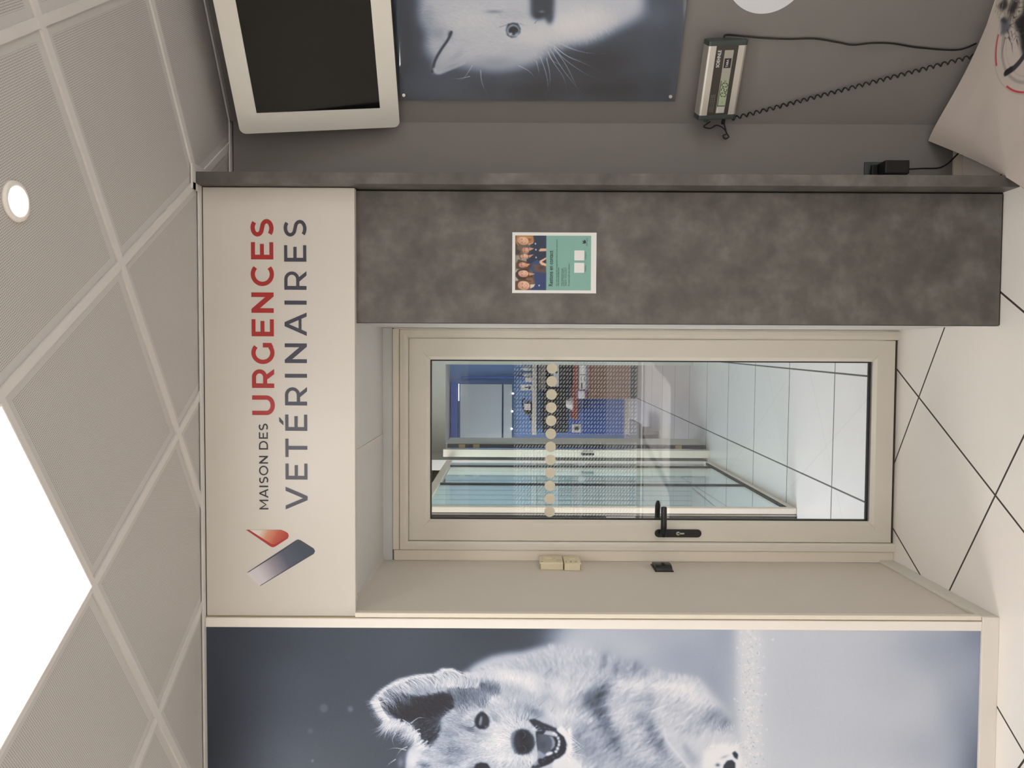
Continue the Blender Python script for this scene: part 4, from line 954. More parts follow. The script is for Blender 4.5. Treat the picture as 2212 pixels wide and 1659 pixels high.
word('navy_lettering', [('S', 0.3972, 0.4571), ('E', 0.3148, 0.3704), ('R', 0.2196, 0.2831), ('I', 0.1693, 0.1829), ('A', 0.0628, 0.1426), ('N', -0.0297, 0.0373), ('I', -0.0798, -0.0666), ('R', -0.1747, -0.1113), ('É', -0.262, -0.2061), ('T', -0.3521, -0.2889), ('E', -0.43, -0.3746), ('V', -0.5336, -0.455)], 2.4600, 2.3843, .172, .145, 'navy',
     [(-0.2145, 2.4802), (-0.2303, 2.466), (-0.2439, 2.4655), (-0.2304, 2.4803)])
word('small_lettering', [('S', -0.2615, -0.2373), ('E', -0.2898, -0.2677), ('D', -0.3272, -0.2973)], 2.5505, 2.5196, .165, .15, 'ink')
word('small_lettering', [('N', -0.3757, -0.3487), ('O', -0.4162, -0.3825), ('S', -0.4443, -0.4205), ('I', -0.4571, -0.4515), ('A', -0.4942, -0.4622), ('M', -0.5341, -0.5003)], 2.5505, 2.5196, .165, .15, 'ink')
def gradm(name, p0, p1, stops):
    m = bpy.data.materials.new(name); m.use_nodes = True; nt = NT(m); b = m.node_tree.nodes['Principled BSDF']; v, p = nt.pos()
    dx, dz = p1[0]-p0[0], p1[1]-p0[1]; L2 = dx*dx+dz*dz
    t = nt.m('ADD', nt.m('MULTIPLY', nt.m('SUBTRACT', p[0], p0[0]), dx/L2), nt.m('MULTIPLY', nt.m('SUBTRACT', p[2], p0[1]), dz/L2))
    nt.put(b.inputs['Base Color'], nt.ramp(t, [(a, lin(c)) for a, c in stops])); b.inputs['Roughness'].default_value = .4
    return m
def flat(name, pts, y, m):
    bm = bmesh.new(); prism(bm, pts, y, y-.0003); return obj(name, bm, m, sb)
flat('red_emblem', [(-0.6048, 2.5978), (-0.6046, 2.4768), (-0.6106, 2.4618), (-0.6161, 2.4531), (-0.6249, 2.4499), (-0.6342, 2.4532), (-0.6628, 2.4967), (-0.6654, 2.5055), (-0.6629, 2.5134)], 2.5741, 'red')
flat('red_emblem_shading', [(-0.6052, 2.5858), (-0.6046, 2.4768), (-0.6111, 2.4641), (-0.618, 2.4568), (-0.6249, 2.455), (-0.6308, 2.4585), (-0.646, 2.4851), (-0.6542, 2.499), (-0.655, 2.5071), (-0.652, 2.5128)], 2.5736,
     gradm('red_fade', (-.598, 2.562), (-.645, 2.468), [(0, 'd6cfca'), (.15, 'd8cdc4'), (.4, 'c98f72'), (.7, 'b9563c'), (1, 'a2352b')]))
flat('navy_emblem', [(-0.7549, 2.5967), (-0.6399, 2.4251), (-0.6375, 2.4182), (-0.64, 2.4094), (-0.6682, 2.3648), (-0.6779, 2.3596), (-0.6877, 2.3642), (-0.8014, 2.5509), (-.79, 2.545), (-.752, 2.588)], 2.5741, 'navy')
flat('navy_emblem_shading', [(-0.758, 2.5956), (-0.7455, 2.5781), (-0.6462, 2.4217), (-0.6457, 2.4159), (-0.648, 2.4095), (-0.671, 2.3688), (-0.6784, 2.3649), (-0.685, 2.3688), (-0.796, 2.5462), (-0.8002, 2.5532)], 2.5736,
     gradm('navy_fade', (-.779, 2.574), (-.68, 2.40), [(0, 'd0cacb'), (.16, 'c9c2c8'), (.42, '8f8791'), (.66, '515566'), (1, '363e4c')]))

# ================================================================ LAMINATE PANELS
lp = thing('sliding_panel', 'tall grey concrete look laminate panel between the door and the partition', 'panel', (.33, 2.61, .01))
obj('panel_board', boxes((.111, .5615, 2.6045, 2.6265, .005, 2.235)), 'concrete', lp, bevel=.0015)
obj('edge_strip', boxes((.1095, .111, 2.605, 2.626, .005, 2.235)), mat('dark_edge_band', '3a3534', .5), lp)
obj('bottom_guide', boxes((.113, .5615, 2.609, 2.622, .0, .005)), 'gap', lp)
pb = tag(obj('partition_board', boxes((.5675, .6055, 2.526, 2.86, 0, 2.737)), 'concrete', bevel=.001), 'narrow concrete look laminate partition standing edge-on to the room', 'partition')
struct('gap_shade_strip', boxes((.5617, .5673, 2.612, 2.63, .0, 2.25)), 'gap')  # dark strip set in the gap to give its shadow line

# ================================================================ MURAL
mu = thing('wall_mural', 'large blue grey dog print covering the wall left of the alcove', 'mural', (-1.3, 2.574, .058))
obj('mural_board', boxes((-1.665, -.9425, 2.5722, 2.5758, .0585, 2.7368)), mat('mural_edge', '6c7078', .5), mu)
def dogmap(u, v):
    x = (-.930)*(1-u)*(1-v)+(-.916)*u*(1-v)+(-1.674)*(1-u)*v+(-1.659)*u*v
    z = 2.745*(1-u)*(1-v)+.051*u*(1-v)+2.753*(1-u)*v+.030*u*v
    x = np.clip(x, -1.665, -.9425); z = np.clip(z, .0585, 2.7368)
    return np.stack([x, np.full_like(x, 2.5715), z], 1)
painted('printed_picture', paint_dog(), dogmap, mu, rough=.42)

# ================================================================ NOTICE
no = thing('notice_sheet', 'laminated notice with staff photo on teal paper, stuck to the concrete look panel', 'poster', (.318, 2.603, 1.395))
obj('sheet', boxes((.2150, .4225, 2.6033, 2.6042, 1.3955, 1.6845)), 'paper', no)
def teammap(u, v):
    x = .412*(1-v)+.2245*v; z = 1.6747*(1-u)+1.4135*u
    return np.stack([x, np.full_like(x, 2.6030), z], 1)
painted('printed_picture', paint_team(), teammap, no, rough=.4)
def nx(a, b): return (.412+(.2245-.412)*((490+b/10.05)-508)/119., 1.6747+(1.4135-1.6747)*((1090+a/10.05)-1113)/164.)
def ntext(s, a, b, h, w, m='ink', bold=0.0):          # a,b: left foot of the line on the enlargement; w: width there
    x, z = nx(a, b); t = text('printed_text', s, h/10.05*.00158*1.38, m, no, faceM(x, 2.6026, z), bold=bold)
    xs = [v.co.x for v in t.data.vertices]; k = (w/10.05*.00158)/(max(xs)-min(xs))
    for v in t.data.vertices: v.co.x = x+(v.co.x-x)*k
    return t
teal = mat('dark_teal_ink', '27464a', .5)
ntext('Restons en contact', 1050, 1290, 92, 775, teal, .0004)
ntext('Pour suivre l’actualité de la clinique AniCura Paris 13, nous vous invitons', 1148, 1283, 34, 1010, teal)
ntext('à nous suivre sur les réseaux sociaux :', 1185, 1283, 34, 420, teal)
ntext('Tapez simplement la page', 1262, 1283, 32, 385, teal); ntext('Facebook : AniCura Paris 13', 1304, 1283, 32, 400, teal); ntext('Instagram : anicura_paris13', 1345, 1283, 32, 400, teal)
ntext('Ou scannez le QR code ci-dessous !', 1415, 1283, 34, 495, teal)
ntext('Facebook', 1770, 960, 28, 135, teal); ntext('Instagram', 1770, 700, 28, 165, teal); ntext('AniCura', 1802, 405, 44, 165, mat('logo_blue', '2a5560', .5))
for b in (610, 880):
    x0, z0 = nx(1730, b+110); x1, z1 = nx(1515, b-108)
    obj('white_square', boxes((min(x0, x1), max(x0, x1), 2.6024, 2.6029, min(z0, z1), max(z0, z1))), 'paper', no)
bm = bmesh.new()
for pts in ([(1690, 355), (1760, 350), (1760, 290), (1735, 272), (1715, 285), (1725, 300), (1700, 296), (1690, 285), (1685, 300), (1705, 318), (1706, 332), (1688, 340)],):
    prism(bm, [nx(*p) for p in pts], 2.6029, 2.6025)
obj('animal_logo', bm, 'ink', no)
for s, a, b in (('-', 0, 0),): pass

# ================================================================ ALCOVE WALL DEVICES
th = thing('room_thermostat', 'larger cream thermostat with a dial on the alcove side wall', 'thermostat', (LX, 3.21, 1.46))
obj('case', boxes((LX, -.873, 3.150, 3.268, 1.463, 1.562)), 'aged', th, bevel=.004)
b = bmesh.new(); cyl(b, (-.873, 3.215, 1.522), .022, .006, 'x', 28); obj('dial', b, 'aged', th, bevel=.001)
obj('indicator', boxes((-.8732, -.8725, 3.160, 3.166, 1.549, 1.555)), 'ink', th)
b = bmesh.new(); [box(b, -.8732, -.8726, 3.17+.012*(k % 3), 3.173+.012*(k % 3), 1.472+.007*(k//3), 1.4745+.007*(k//3)) for k in range(9)]; obj('scale_marks', b, 'ink', th)
b = bmesh.new(); [box(b, -.898+.005*k, -.8955+.005*k, 3.1492, 3.1502, 1.5585, 1.5612) for k in range(4)]; obj('vent_slots', b, 'brown', th)
t2 = thing('small_thermostat', 'smaller cream thermostat just below the larger one', 'thermostat', (LX, 3.2, 1.39))
obj('case', boxes((LX, -.875, 3.140, 3.262, 1.387, 1.459)), 'aged', t2, bevel=.003)
b = bmesh.new(); cyl(b, (-.875, 3.225, 1.424), .016, .004, 'x', 24); obj('dial', b, 'aged', t2)
b = bmesh.new(); [box(b, -.8752, -.8744, 3.165, 3.182-.004*(k % 2), z, z+.002) for k, z in enumerate((1.449, 1.431, 1.427, 1.411, 1.405))]; obj('slider_marks', b, 'ink', t2)
b = bmesh.new(); [box(b, -.900+.006*k, -.897+.006*k, 3.1392, 3.1402, z, z+.004) for k in range(4) for z in (1.389,)]; obj('vent_slots', b, 'brown', t2)
ts = thing('door_release_sensor', 'small black glossy domed sensor on the alcove side wall beside the door handle', 'sensor', (LX, 3.18, 1.04))
b = bmesh.new(); P = []
for i in range(9):
    t = math.pi*i/8; P.append((3.182-.052*math.cos(t), .021*math.sin(t)**.7))
for z in (1.003, 1.078): pass
a0 = [b.verts.new((LX+.004+h*.9, y, 1.003+.004*(1-math.sin(math.pi*i/8)))) for i, (y, h) in enumerate(P)]; a1 = [b.verts.new((LX+.004+h*.9, y, 1.077-.004*(1-math.sin(math.pi*i/8)))) for i, (y, h) in enumerate(P)]
for i in range(8): b.faces.new((a0[i], a0[i+1], a1[i+1], a1[i]))
b.faces.new(a0); b.faces.new(a1[::-1]); b.faces.new((a0[0], a1[0], a1[-1], a0[-1]))
obj('cover', b, 'blackm', ts, bevel=.002, smooth=False); obj('base', boxes((LX, LX+.005, 3.128, 3.236, 1.001, 1.079)), 'black', ts, bevel=.001)
obj('indicator', boxes((LX+.0235, LX+.0245, 3.166, 3.186, 1.030, 1.044)), 'gasket', ts)

# ================================================================ OBLIQUE WALL: SCREEN, CAT PANEL, SCALE DISPLAY
MW = Matrix(((AX.x, -AN.x, 0, CC.x), (AX.y, -AN.y, 0, CC.y), (0, 0, 1, 0), (0, 0, 0, 1)))     # local x along wall, -y out of the wall, z up
tvu, tvv = Vector((.812, -.584, -.015)).normalized(), Vector((-.096, -.158, .983)); tvv = (tvv-tvu*tvu.dot(tvv)).normalized(); tvn = tvv.cross(tvu)
if tvn.dot(AN) < 0: tvn = -tvn
tvy = -tvn; P0 = Vector((.843, 2.819, 2.104))
MT = Matrix(((tvu.x, tvy.x, tvv.x, P0.x), (tvu.y, tvy.y, tvv.y, P0.y), (tvu.z, tvy.z, tvv.z, P0.z), (0, 0, 0, 1)))
tv = thing('wall_screen', 'tilted flat screen with a wide silver bezel above the cat picture', 'screen', None, mw=MT)
b = bmesh.new(); O = rrect(0, .98, -.001, .5665, .022, 8); I = [(.071, .0655), (.909, .0655), (.909, .4975), (.071, .4975)]
def bez(b, y0, y1):
    o0 = [b.verts.new((x, y0, z)) for x, z in O]; o1 = [b.verts.new((x, y1, z)) for x, z in O]
    i0 = [b.verts.new((x, y0, z)) for x, z in I]; i1 = [b.verts.new((x, y1, z)) for x, z in I]
    n = len(O)
    for k in range(n): b.faces.new((o0[k], o0[(k+1) % n], o1[(k+1) % n], o1[k]))
    for k in range(4): b.faces.new((i0[k], i1[k], i1[(k+1) % 4], i0[(k+1) % 4]))
    q = n//4     # corner blocks: TR, TL, BL, BR in O ; I is BL, BR, TR, TL
    order = [2, 3, 0, 1]
    for c in range(4):
        seg = [o0[c*q+k] for k in range(q)]; nx_ = o0[((c+1)*q) % n]
        b.faces.new(seg+[nx_, i0[order[(c+1) % 4]], i0[order[c]]]) if False else None
    for vs in (o0, o1):
        ii = i0 if vs is o0 else i1
        T = {0: ii[2], 1: ii[3], 2: ii[0], 3: ii[1]}
        for c in range(4):
            s = vs[c*q:(c+1)*q]; b.faces.new(s+[T[c]])
            b.faces.new([s[-1], vs[((c+1)*q) % n], T[(c+1) % 4], T[c]])
bez(b, -.004, .004)
obj('bezel', b, mat('brushed_silver_bezel', 'dedad2', .38, .2), tv, keep=True)
obj('display_glass', boxes((.066, .914, -.0005, .003, .060, .503)), mat('black_display_glass', '050505', .06, spec=.35), tv, keep=True)
obj('housing', boxes((.03, .95, .0045, .030, .03, .535)), 'black', tv, bevel=.004, keep=True)
obj('wall_bracket', boxes((.38, .60, .030, .060, .05, .25)), 'black', tv, keep=True)

cp = thing('cat_picture', 'glossy panel with a white cat print on the grey wall below the screen', 'picture', None, mw=MW)
obj('backing_panel', boxes((.086, .872, -.0190, -.0150, 1.092, 2.098)), mat('panel_edge', '2c3a48', .3), cp, keep=True)
def catmap(u, v):
    s = (.840*(1-u)+.844*u)*(1-v)+(.076*(1-u)+.081*u)*v; z = (2.041*(1-u)+1.140*u)*(1-v)+(2.103*(1-u)+1.033*u)*v
    s = np.clip(s, .086, .872)
    return np.stack([s, np.full_like(s, -.0195), np.clip(z, 1.092, 2.098)], 1)
painted('printed_picture', paint_cat(), catmap, cp, rough=.5, coat=.9, keep=True, spec=.3)
for s_, z_ in ((.104, 2.083), (.103, 1.111), (.855, 2.083), (.855, 1.111)):
    b = bmesh.new(); cyl(b, (s_, -.0265, z_), .0065, .0265, 'y', 20); obj('standoff_screw', b, 'chrome', cp, keep=True, bevel=.001)
b = bmesh.new(); cyl(b, (.522, -.0015, .827), .147, .0014, 'y', 96)
ci = obj('round_wall_sticker', b, mat('white_vinyl_disc', 'd9dbe0', .45)); ci.matrix_basis = MW; tag(ci, 'large plain white disc on the grey wall above the scale display', 'sticker')

# scale display
T = .00
def dispM():
    tilt = math.radians(9.5)
    return MW @ Matrix.Translation((.169, -.062, .872)) @ Matrix.Rotation(tilt, 4, 'X') 
sc = thing('scale_display', 'wall mounted weighing scale display with silver and black housing', 'scale display', None, mw=dispM())
DW, DH = .266, .142
body = bmesh.new(); pr = [(-.0, .004), (-.004, .0), (DH*.0+.0, .0)]
def profbox(x0, x1, pts, bm):      # pts in (y, z)
    a = [bm.verts.new((x0, y, z)) for y, z in pts]; c = [bm.verts.new((x1, y, z)) for y, z in pts]
    bm.faces.new(a); bm.faces.new(c[::-1]); n = len(pts)
    for i in range(n): bm.faces.new((a[i], c[i], c[(i+1) % n], a[(i+1) % n]))
PF = [(0, .010), (0, DH-.008), (.003, DH-.002), (.010, DH), (.045, DH), (.058, DH*.75), (.036, .012), (.026, .0), (.010, .0), (.003, .003)]
profbox(-DW/2+.012, DW/2-.012, PF, body); obj('housing', body, 'silver', sc, keep=True)
for s in (-1, 1):
    b = bmesh.new(); e = [(y+(-.0015 if y < .02 else .001), z+(.0015 if z > .06 else -.0015)) for y, z in PF]
    x = s*DW/2; profbox(min(x, x-s*.0165), max(x, x-s*.0165), e, b); obj('end_cap', b, 'slate', sc, keep=True, bevel=.002)
f = lambda u, v: (-DW/2+u*DW, DH-v*DH)
def plate(name, u0, u1, v0, v1, m, y=-.0006, th=.0006, r=.0):
    x0, z1 = f(u0, v0); x1, z0 = f(u1, v1); b = bmesh.new()
    prism(b, rrect(x0, x1, z0, z1, r, 4) if r else [(x0, z0), (x1, z0), (x1, z1), (x0, z1)], y, y+th); return obj(name, b, m, sc, keep=True)
plate('front_film', .062, .938, .205, .77, 'brown')
plate('label_strip', .085, .885, .43, .66, 'labelg', -.0010, .0004, .002)
plate('lcd_frame', .175, .505, .445, .655, 'slate', -.0013, .0003)
lc = plate('lcd', .185, .505, .465, .655, 'lcd', -.0015, .0002)
plate('instruction_label', .095, .165, .455, .64, 'paper', -.0013, .0003)
plate('button', .665, .785, .455, .635, 'ink', -.0014, .0004)
def seg7(bm, x, z, w, h, t, segs, sl=.12):
    L = dict(a=((0, h), (w, h)), g=((0, h/2), (w, h/2)), d=((0, 0), (w, 0)), f=((0, h/2), (0, h)), b=((w, h/2), (w, h)), e=((0, 0), (0, h/2)), c=((w, 0), (w, h/2)))
    for s in segs:
        (x0, z0), (x1, z1) = L[s]; d = Vector((x1-x0, z1-z0)).normalized()*t*.65; n = Vector((-d.y, d.x)).normalized()*t/2
        P = [(x0+d.x*.6, z0+d.y*.6), (x0+d.x*1.2+n.x, z0+d.y*1.2+n.y), (x1-d.x*1.2+n.x, z1-d.y*1.2+n.y), (x1-d.x*.6, z1-d.y*.6), (x1-d.x*1.2-n.x, z1-d.y*1.2-n.y), (x0+d.x*1.2-n.x, z0+d.y*1.2-n.y)]
        polyf(bm, [(x+a+sl*b_, z+b_) for a, b_ in P], -.0017)
b = bmesh.new(); x0, z0 = f(.30, .635)
dh = DH*.145
for k, sg in enumerate(('abcdef', 'abged', 'abcdef')): seg7(b, x0+k*.0165, z0, .0115, dh, .0030, sg)
xm, zm = f(.215, .57); polyf(b, [(xm, zm), (xm+.006, zm), (xm+.006, zm+.0015), (xm, zm+.0015)], -.0017)
polyf(b, [(x0+.0140, z0-.0006), (x0+.0158, z0-.0006), (x0+.0158, z0+.0012), (x0+.0140, z0+.0012)], -.0017)
obj('digits', b, 'ink', lc, keep=True)
RX = Matrix.Rotation(math.radians(90), 4, 'X')
def dtext(s, u, v, size, m, sx=1.0, bold=0.0):
    x, z = f(u, v); return text('printed_text', s, size, m, sc, Matrix.Translation((x, -.0018, z)) @ RX, sx=sx, keep=True, bold=bold)
tw = mat('white_print', 'd8d8d4', .5)
dtext('SOEHNLE', .675, .335, .0165, tw, .80, .0004); dtext('kg', .478, .57, .010, 'ink', .9)
dtext('TARA', .675, .565, .011, tw, .9, .0002)
for k in range(3): dtext('min 0,20 kg  d = 0,1 kg  max 150 kg', .10, .26+.045*k, .0042, 'labelg')
for k in range(4): dtext('max 150 kg', .10, .50+.04*k, .0042, 'ink', .8)
b = bmesh.new(); cyl(b, (-DW/2-.001, .020, .105), .008, -.012, 'x', 16); obj('cable_gland', b, 'slate', sc, keep=True)
b = bmesh.new(); box(b, -DW/2-.024, -DW/2, .015, .025, .030, .042); obj('plug', b, 'black', sc, keep=True, bevel=.002)

def wp(s, z, o=.008): return CC+AX*s+AN*o+Vector((0, 0, z))
def cable(name, pts, r, label, m='black', k=8):
    b = bmesh.new(); tube(b, smoothpath(pts, k), r, 8); return tag(obj(name, b, m, smooth=True), label, 'cable')
cable('power_cable', [wp(.306, .950, .030), wp(.309, .930), wp(.300, .82), wp(.296, .72), wp(.298, .628), wp(.286, .54), wp(.278, .487), wp(.284, .42), wp(.283, .349), wp(.270, .25), wp(.263, .114), wp(.284, .052, .006)], .0032, 'thin straight black cable hanging from the right end of the scale display')
b = bmesh.new(); n = 36; st, en = wp(.022, .870, .012), wp(.255, .030, .030); ax = (en-st).normalized(); s1 = AN; s2 = ax.cross(s1).normalized(); s1 = s2.cross(ax)
P = []
for i in range(n*12+1):
    t = i/(n*12); a = 2*math.pi*n*t; P.append(st+(en-st)*t+(s1*math.cos(a)+s2*math.sin(a))*.0062)
tube(b, P, .0026, 6); tag(obj('coiled_cable', b, 'black', smooth=True), 'black coiled cable running from the scale display down to the mat', 'cable')
cable('loop_cable', [wp(.018, .955, .035), wp(-.002, .975, .03), wp(-.008, .95, .03), wp(.004, .930, .035), wp(-.004, .905, .04), wp(-.028, .885, .04), wp(-.036, .880, .045), wp(-.042, .893, .045), wp(-.030, .902, .045), wp(-.024, .890, .04), wp(.004, .900, .035), wp(.016, .905, .035)], .0026, 'short black cable looped at the left end of the scale display')

# socket and adapter low in the niche
so = thing('wall_socket', 'dark grey socket plate low in the grey niche beside the partition', 'socket', (.69, 2.86, .325))
obj('plate', boxes((.650, .732, 2.852, 2.86, .285, .366)), 'slate', so, bevel=.003)
b = bmesh.new(); cyl(b, (.691, 2.852, .326), .024, -.002, 'y', 28); obj('socket_well', b, 'black', so)
pa = thing('power_adapter', 'black plug-in power adapter in the niche socket', 'adapter', (.70, 2.83, .28))
obj('case', boxes((.672, .722, 2.785, 2.849, .232, .322)), 'black', pa, bevel=.004)
obj('plug_base', boxes((.674, .718, 2.838, 2.8525, .322, .345)), 'black', pa, bevel=.003)
cable('adapter_cable', [(.692, 2.80, .234), (.695, 2.805, .20), (.698, 2.812, .17), (.700, 2.82, .13), (.706, 2.828, .095), (.722, 2.832, .066), (.742, 2.832, .045), (.770, 2.828, .022), (.80, 2.82, .012)], .0028, 'thin black cable dropping from the adapter to behind the mat')

# ================================================================ SCALE PLATFORM WITH MAT
pl0 = Vector((.548, 2.446, 0)); PN = -AN
def pm(a, b_, z): return pl0+AX*a+PN*b_+Vector((0, 0, z))
def slab(bm, a0, a1, b0, b1, z0, z1):
    v = box(bm, a0, a1, b0, b1, z0, z1)
    for q in v: q.co = pm(q.co.x, q.co.y, q.co.z)
    return bm
sp = thing('scale_platform', 'low dark animal weighing platform under the printed mat', 'scale', tuple(pm(.5, 0, 0)))
obj('platform_top', slab(bmesh.new(), .06, 1.02, -.30, .40, .026, .040), 'dark', sp, bevel=.003)
for a, b_ in ((.12, -.22), (.95, -.22), (.12, .34), (.95, .34)):
    q = bmesh.new(); cyl(q, tuple(pm(a, b_, 0)), .022, .026, 'z', 20); obj('foot', q, 'black', sp)
mt = thing('scale_mat', 'grey beige printed rubber mat with curled corner on the weighing platform', 'mat', tuple(pm(.5, 0, .045)))
NA, NB = 90, 60; A0, A1, B0, B1 = 0.0, 1.10, -.38, .485
def curl(a, b_):
    u, v = a, b_                                           # height of the mat: the far left corner climbs against the wall
    h = .046+.078*max(0, (b_-.12)/.365)**1.5*math.exp(-(a/.23)**1.6)+.006*math.exp(-(a/.5)**2)*max(0, b_/.485)
    return h
def matpt(a, b_, dz=0): 
    p = pm(a, b_, curl(a, b_)+dz); return p
b = bmesh.new(); g0 = [[b.verts.new(matpt(A0+(A1-A0)*i/NA, B0+(B1-B0)*j/NB, 0)) for j in range(NB+1)] for i in range(NA+1)]
g1 = [[b.verts.new(matpt(A0+(A1-A0)*i/NA, B0+(B1-B0)*j/NB, -.0055)) for j in range(NB+1)] for i in range(NA+1)]
for g, fl in ((g0, 0), (g1, 1)):
    for i in range(NA):
        for j in range(NB):
            q = (g[i][j], g[i+1][j], g[i+1][j+1], g[i][j+1]); b.faces.new(q if not fl else q[::-1])
for i in range(NA):
    b.faces.new((g0[i][0], g1[i][0], g1[i+1][0], g0[i+1][0])); b.faces.new((g0[i][NB], g0[i+1][NB], g1[i+1][NB], g1[i][NB]))
for j in range(NB):
    b.faces.new((g0[0][j], g0[0][j+1], g1[0][j+1], g1[0][j])); b.faces.new((g0[NA][j], g1[NA][j], g1[NA][j+1], g0[NA][j+1]))
obj('mat_sheet', b, mat('mat_rubber', '3a3a40', .6), mt, smooth=False)
PRINT_MAT = True
mc = paint_mat()
def matmap(u, v):
    a = A0+.0+(A1-A0)*u; bb = B1+(B0-B1)*v
    hh = .046+.078*np.maximum(0, (bb-.12)/.365)**1.5*np.exp(-(a/.23)**1.6)+.006*np.exp(-(a/.5)**2)*np.maximum(0, bb/.485)+.0006
    return np.stack([pl0.x+AX.x*a+PN.x*bb, pl0.y+AX.y*a+PN.y*bb, hh], 1)
painted('printed_picture', mc, matmap, mt, rough=.6)

# ================================================================ LIGHTS OF THE ROOM
def cell(a, b_): 
    A = Vector((math.cos(CTH), math.sin(CTH), 0)); B = Vector((-math.sin(CTH), math.cos(CTH), 0))
    return Vector((CO[0], CO[1], 0))-A*.6*a-B*.6*b_
lightm = emit('led_panel', (1.0, .985, .96), 12); farm = emit('added_led_panel', (1.0, .985, .96), 25)  # the stronger material is for unseen panels added to light the room
for k, (a, b_, where) in enumerate([(1.5, 1.5, 'square lit ceiling panel nearest the dog mural'), (4.5, 2.5, 'added square lit ceiling panel over the left of the room'), (-1.5, 4.5, 'added square lit ceiling panel behind the photographer on the right'), (1.5, 5.5, 'added square lit ceiling panel behind the photographer near the windows'), (4.5, 5.5, 'added square lit ceiling panel far back on the left')]):
    c = cell(a, b_)
    if abs(c.x) > 2.8 or c.y < -2.7: continue
    t = thing('ceiling_light_panel', where, 'ceiling light', (c.x, c.y, CZ-.006), CTH, 'square LED panels in the ceiling')
    b = bmesh.new(); box(b, -.286, .286, -.286, .286, -.003, -.001); obj('diffuser', b, lightm if k == 0 else farm, t, keep=True)
    b = bmesh.new(); box(b, -.290, .290, -.290, -.286, -.006, .002); box(b, -.290, .290, .286, .290, -.006, .002); box(b, -.290, -.286, -.286, .286, -.006, .002); box(b, .286, .290, -.286, .286, -.006, .002); obj('frame', b, 'trim', t, keep=True)
spotm = emit('downlight_lens', (1.0, .95, .86), 22)
for k, (x, y, lab) in enumerate([(.324, 1.624, 'small round lit downlight in the perforated ceiling'), (-.46, -2.2, 'small round lit downlight behind the photographer'), (-1.2, -2.0, 'small round lit downlight further left behind the photographer')]):
    t = thing('downlight', lab, 'ceiling light', (x, y, CZ), 0, 'round downlights')
    b = bmesh.new(); cyl(b, (0, 0, -.0045), .031, .001, 'z', 40); obj('lens', b, spotm, t, keep=True)
    b = bmesh.new(); n = 48; R = [(.030, -.003), (.033, -.008), (.043, -.006), (.0445, 0), (.030, 0)]
    rings = [[b.verts.new((r*math.cos(2*math.pi*i/n), r*math.sin(2*math.pi*i/n), z)) for r, z in R] for i in range(n)]
    for i in range(n):
        for j in range(5): b.faces.new((rings[i][j], rings[(i+1) % n][j], rings[(i+1) % n][(j+1) % 5], rings[i][(j+1) % 5]))
    obj('bezel', b, 'trim', t, keep=True, smooth=True)

# ================================================================ LOBBY
gp = thing('glass_partition', 'green tinted glazed partition along the left of the lobby', 'partition', (-.94, 5.4, 0))
GX0, GX1 = -.930, -.892
obj('near_post', boxes((GX0, GX1, 4.415, 4.455, .0, 2.62)), 'pvc', gp, bevel=.006, seg=3)
obj('post_joint', boxes((GX0-.0035, GX0, 4.418, 4.44, .002, 2.62)), 'gasket', gp)
obj('edge_strip', boxes((GX0-.012, GX0-.0035, 4.416, 4.44, .002, 2.62)), 'chrome', gp)
obj('black_edge', boxes((GX0-.044, GX0-.012, 4.410, 4.44, .002, 2.62)), 'blackm', gp)
sk = obj('lock_strike', boxes((GX0-.040, GX0-.016, 4.407, 4.410, .955, 1.125)), 'chrome', gp)
obj('strike_slot', boxes((GX0-.032, GX0-.024, 4.4062, 4.407, .975, 1.015)), 'gap', sk); obj('strike_slot', boxes((GX0-.034, GX0-.022, 4.4062, 4.407, 1.05, 1.10)), 'gap', sk)
obj('bottom_rail', boxes((GX0, GX1, 4.455, 6.36, 0, .034)), 'pvc', gp, bevel=.004)
obj('rail_gasket', boxes((GX0+.01, GX1-.006, 4.455, 6.36, .034, .038)), 'gasket', gp)
obj('top_rail', boxes((GX0, GX1, 4.455, 6.36, 2.19, 2.24)), 'pvc', gp)
for y in (5.30, 6.16): obj('glass_joint', boxes((GX0+.010, GX1-.010, y-.003, y+.003, .038, 2.19)), 'gasket', gp)
for y0, y1 in ((4.455, 5.297), (5.303, 6.157), (6.163, 6.36)):
    obj('glass_pane', boxes((GX0+.014, GX0+.020, y0, y1, .038, 2.19)), 'green', gp)
dj = thing('open_door_leaf', 'beige door leaf edge with brass hinges at the reception doorway', 'door', (-.83, 6.45, 0))
lf2 = obj('leaf', boxes((-.865, -.802, 6.38, 6.44, .0, 2.27)), 'pvc', dj, bevel=.002)
obj('dark_edge', boxes((-.802, -.772, 6.50, 6.54, .004, 2.245)), 'dark', dj)
for z in (.215, 2.09, 1.965): obj('hinge', boxes((-.800, -.772, 6.494, 6.50, z, z+.055)), 'brass', dj)
b = bmesh.new(); cyl(b, (-.835, 6.38, 1.09), .008, -.03, 'y', 12); tube(b, smoothpath([(-.835, 6.35, 1.09), (-.833, 6.345, 1.07), (-.832, 6.345, .99)]), .010, 10); obj('handle', b, 'blackm', lf2, smooth=True)
b = bmesh.new(); prism(b, [(-.772, 0), (-.772, 2.26), (-.768, 2.26), (-.768, 0)], 6.54, 7.0)
tag(obj('doorway_side_panel', boxes((-.776, -.768, 6.54, 7.0, .0, 2.26)), mat('pale_grey_panel', 'b9bdbb', .4)), 'pale grey side panel of the reception doorway', 'panel')
struct('baseboard_lobby', boxes((-.93, -.892, 6.36, 6.38, 0, .05)), 'pvc')

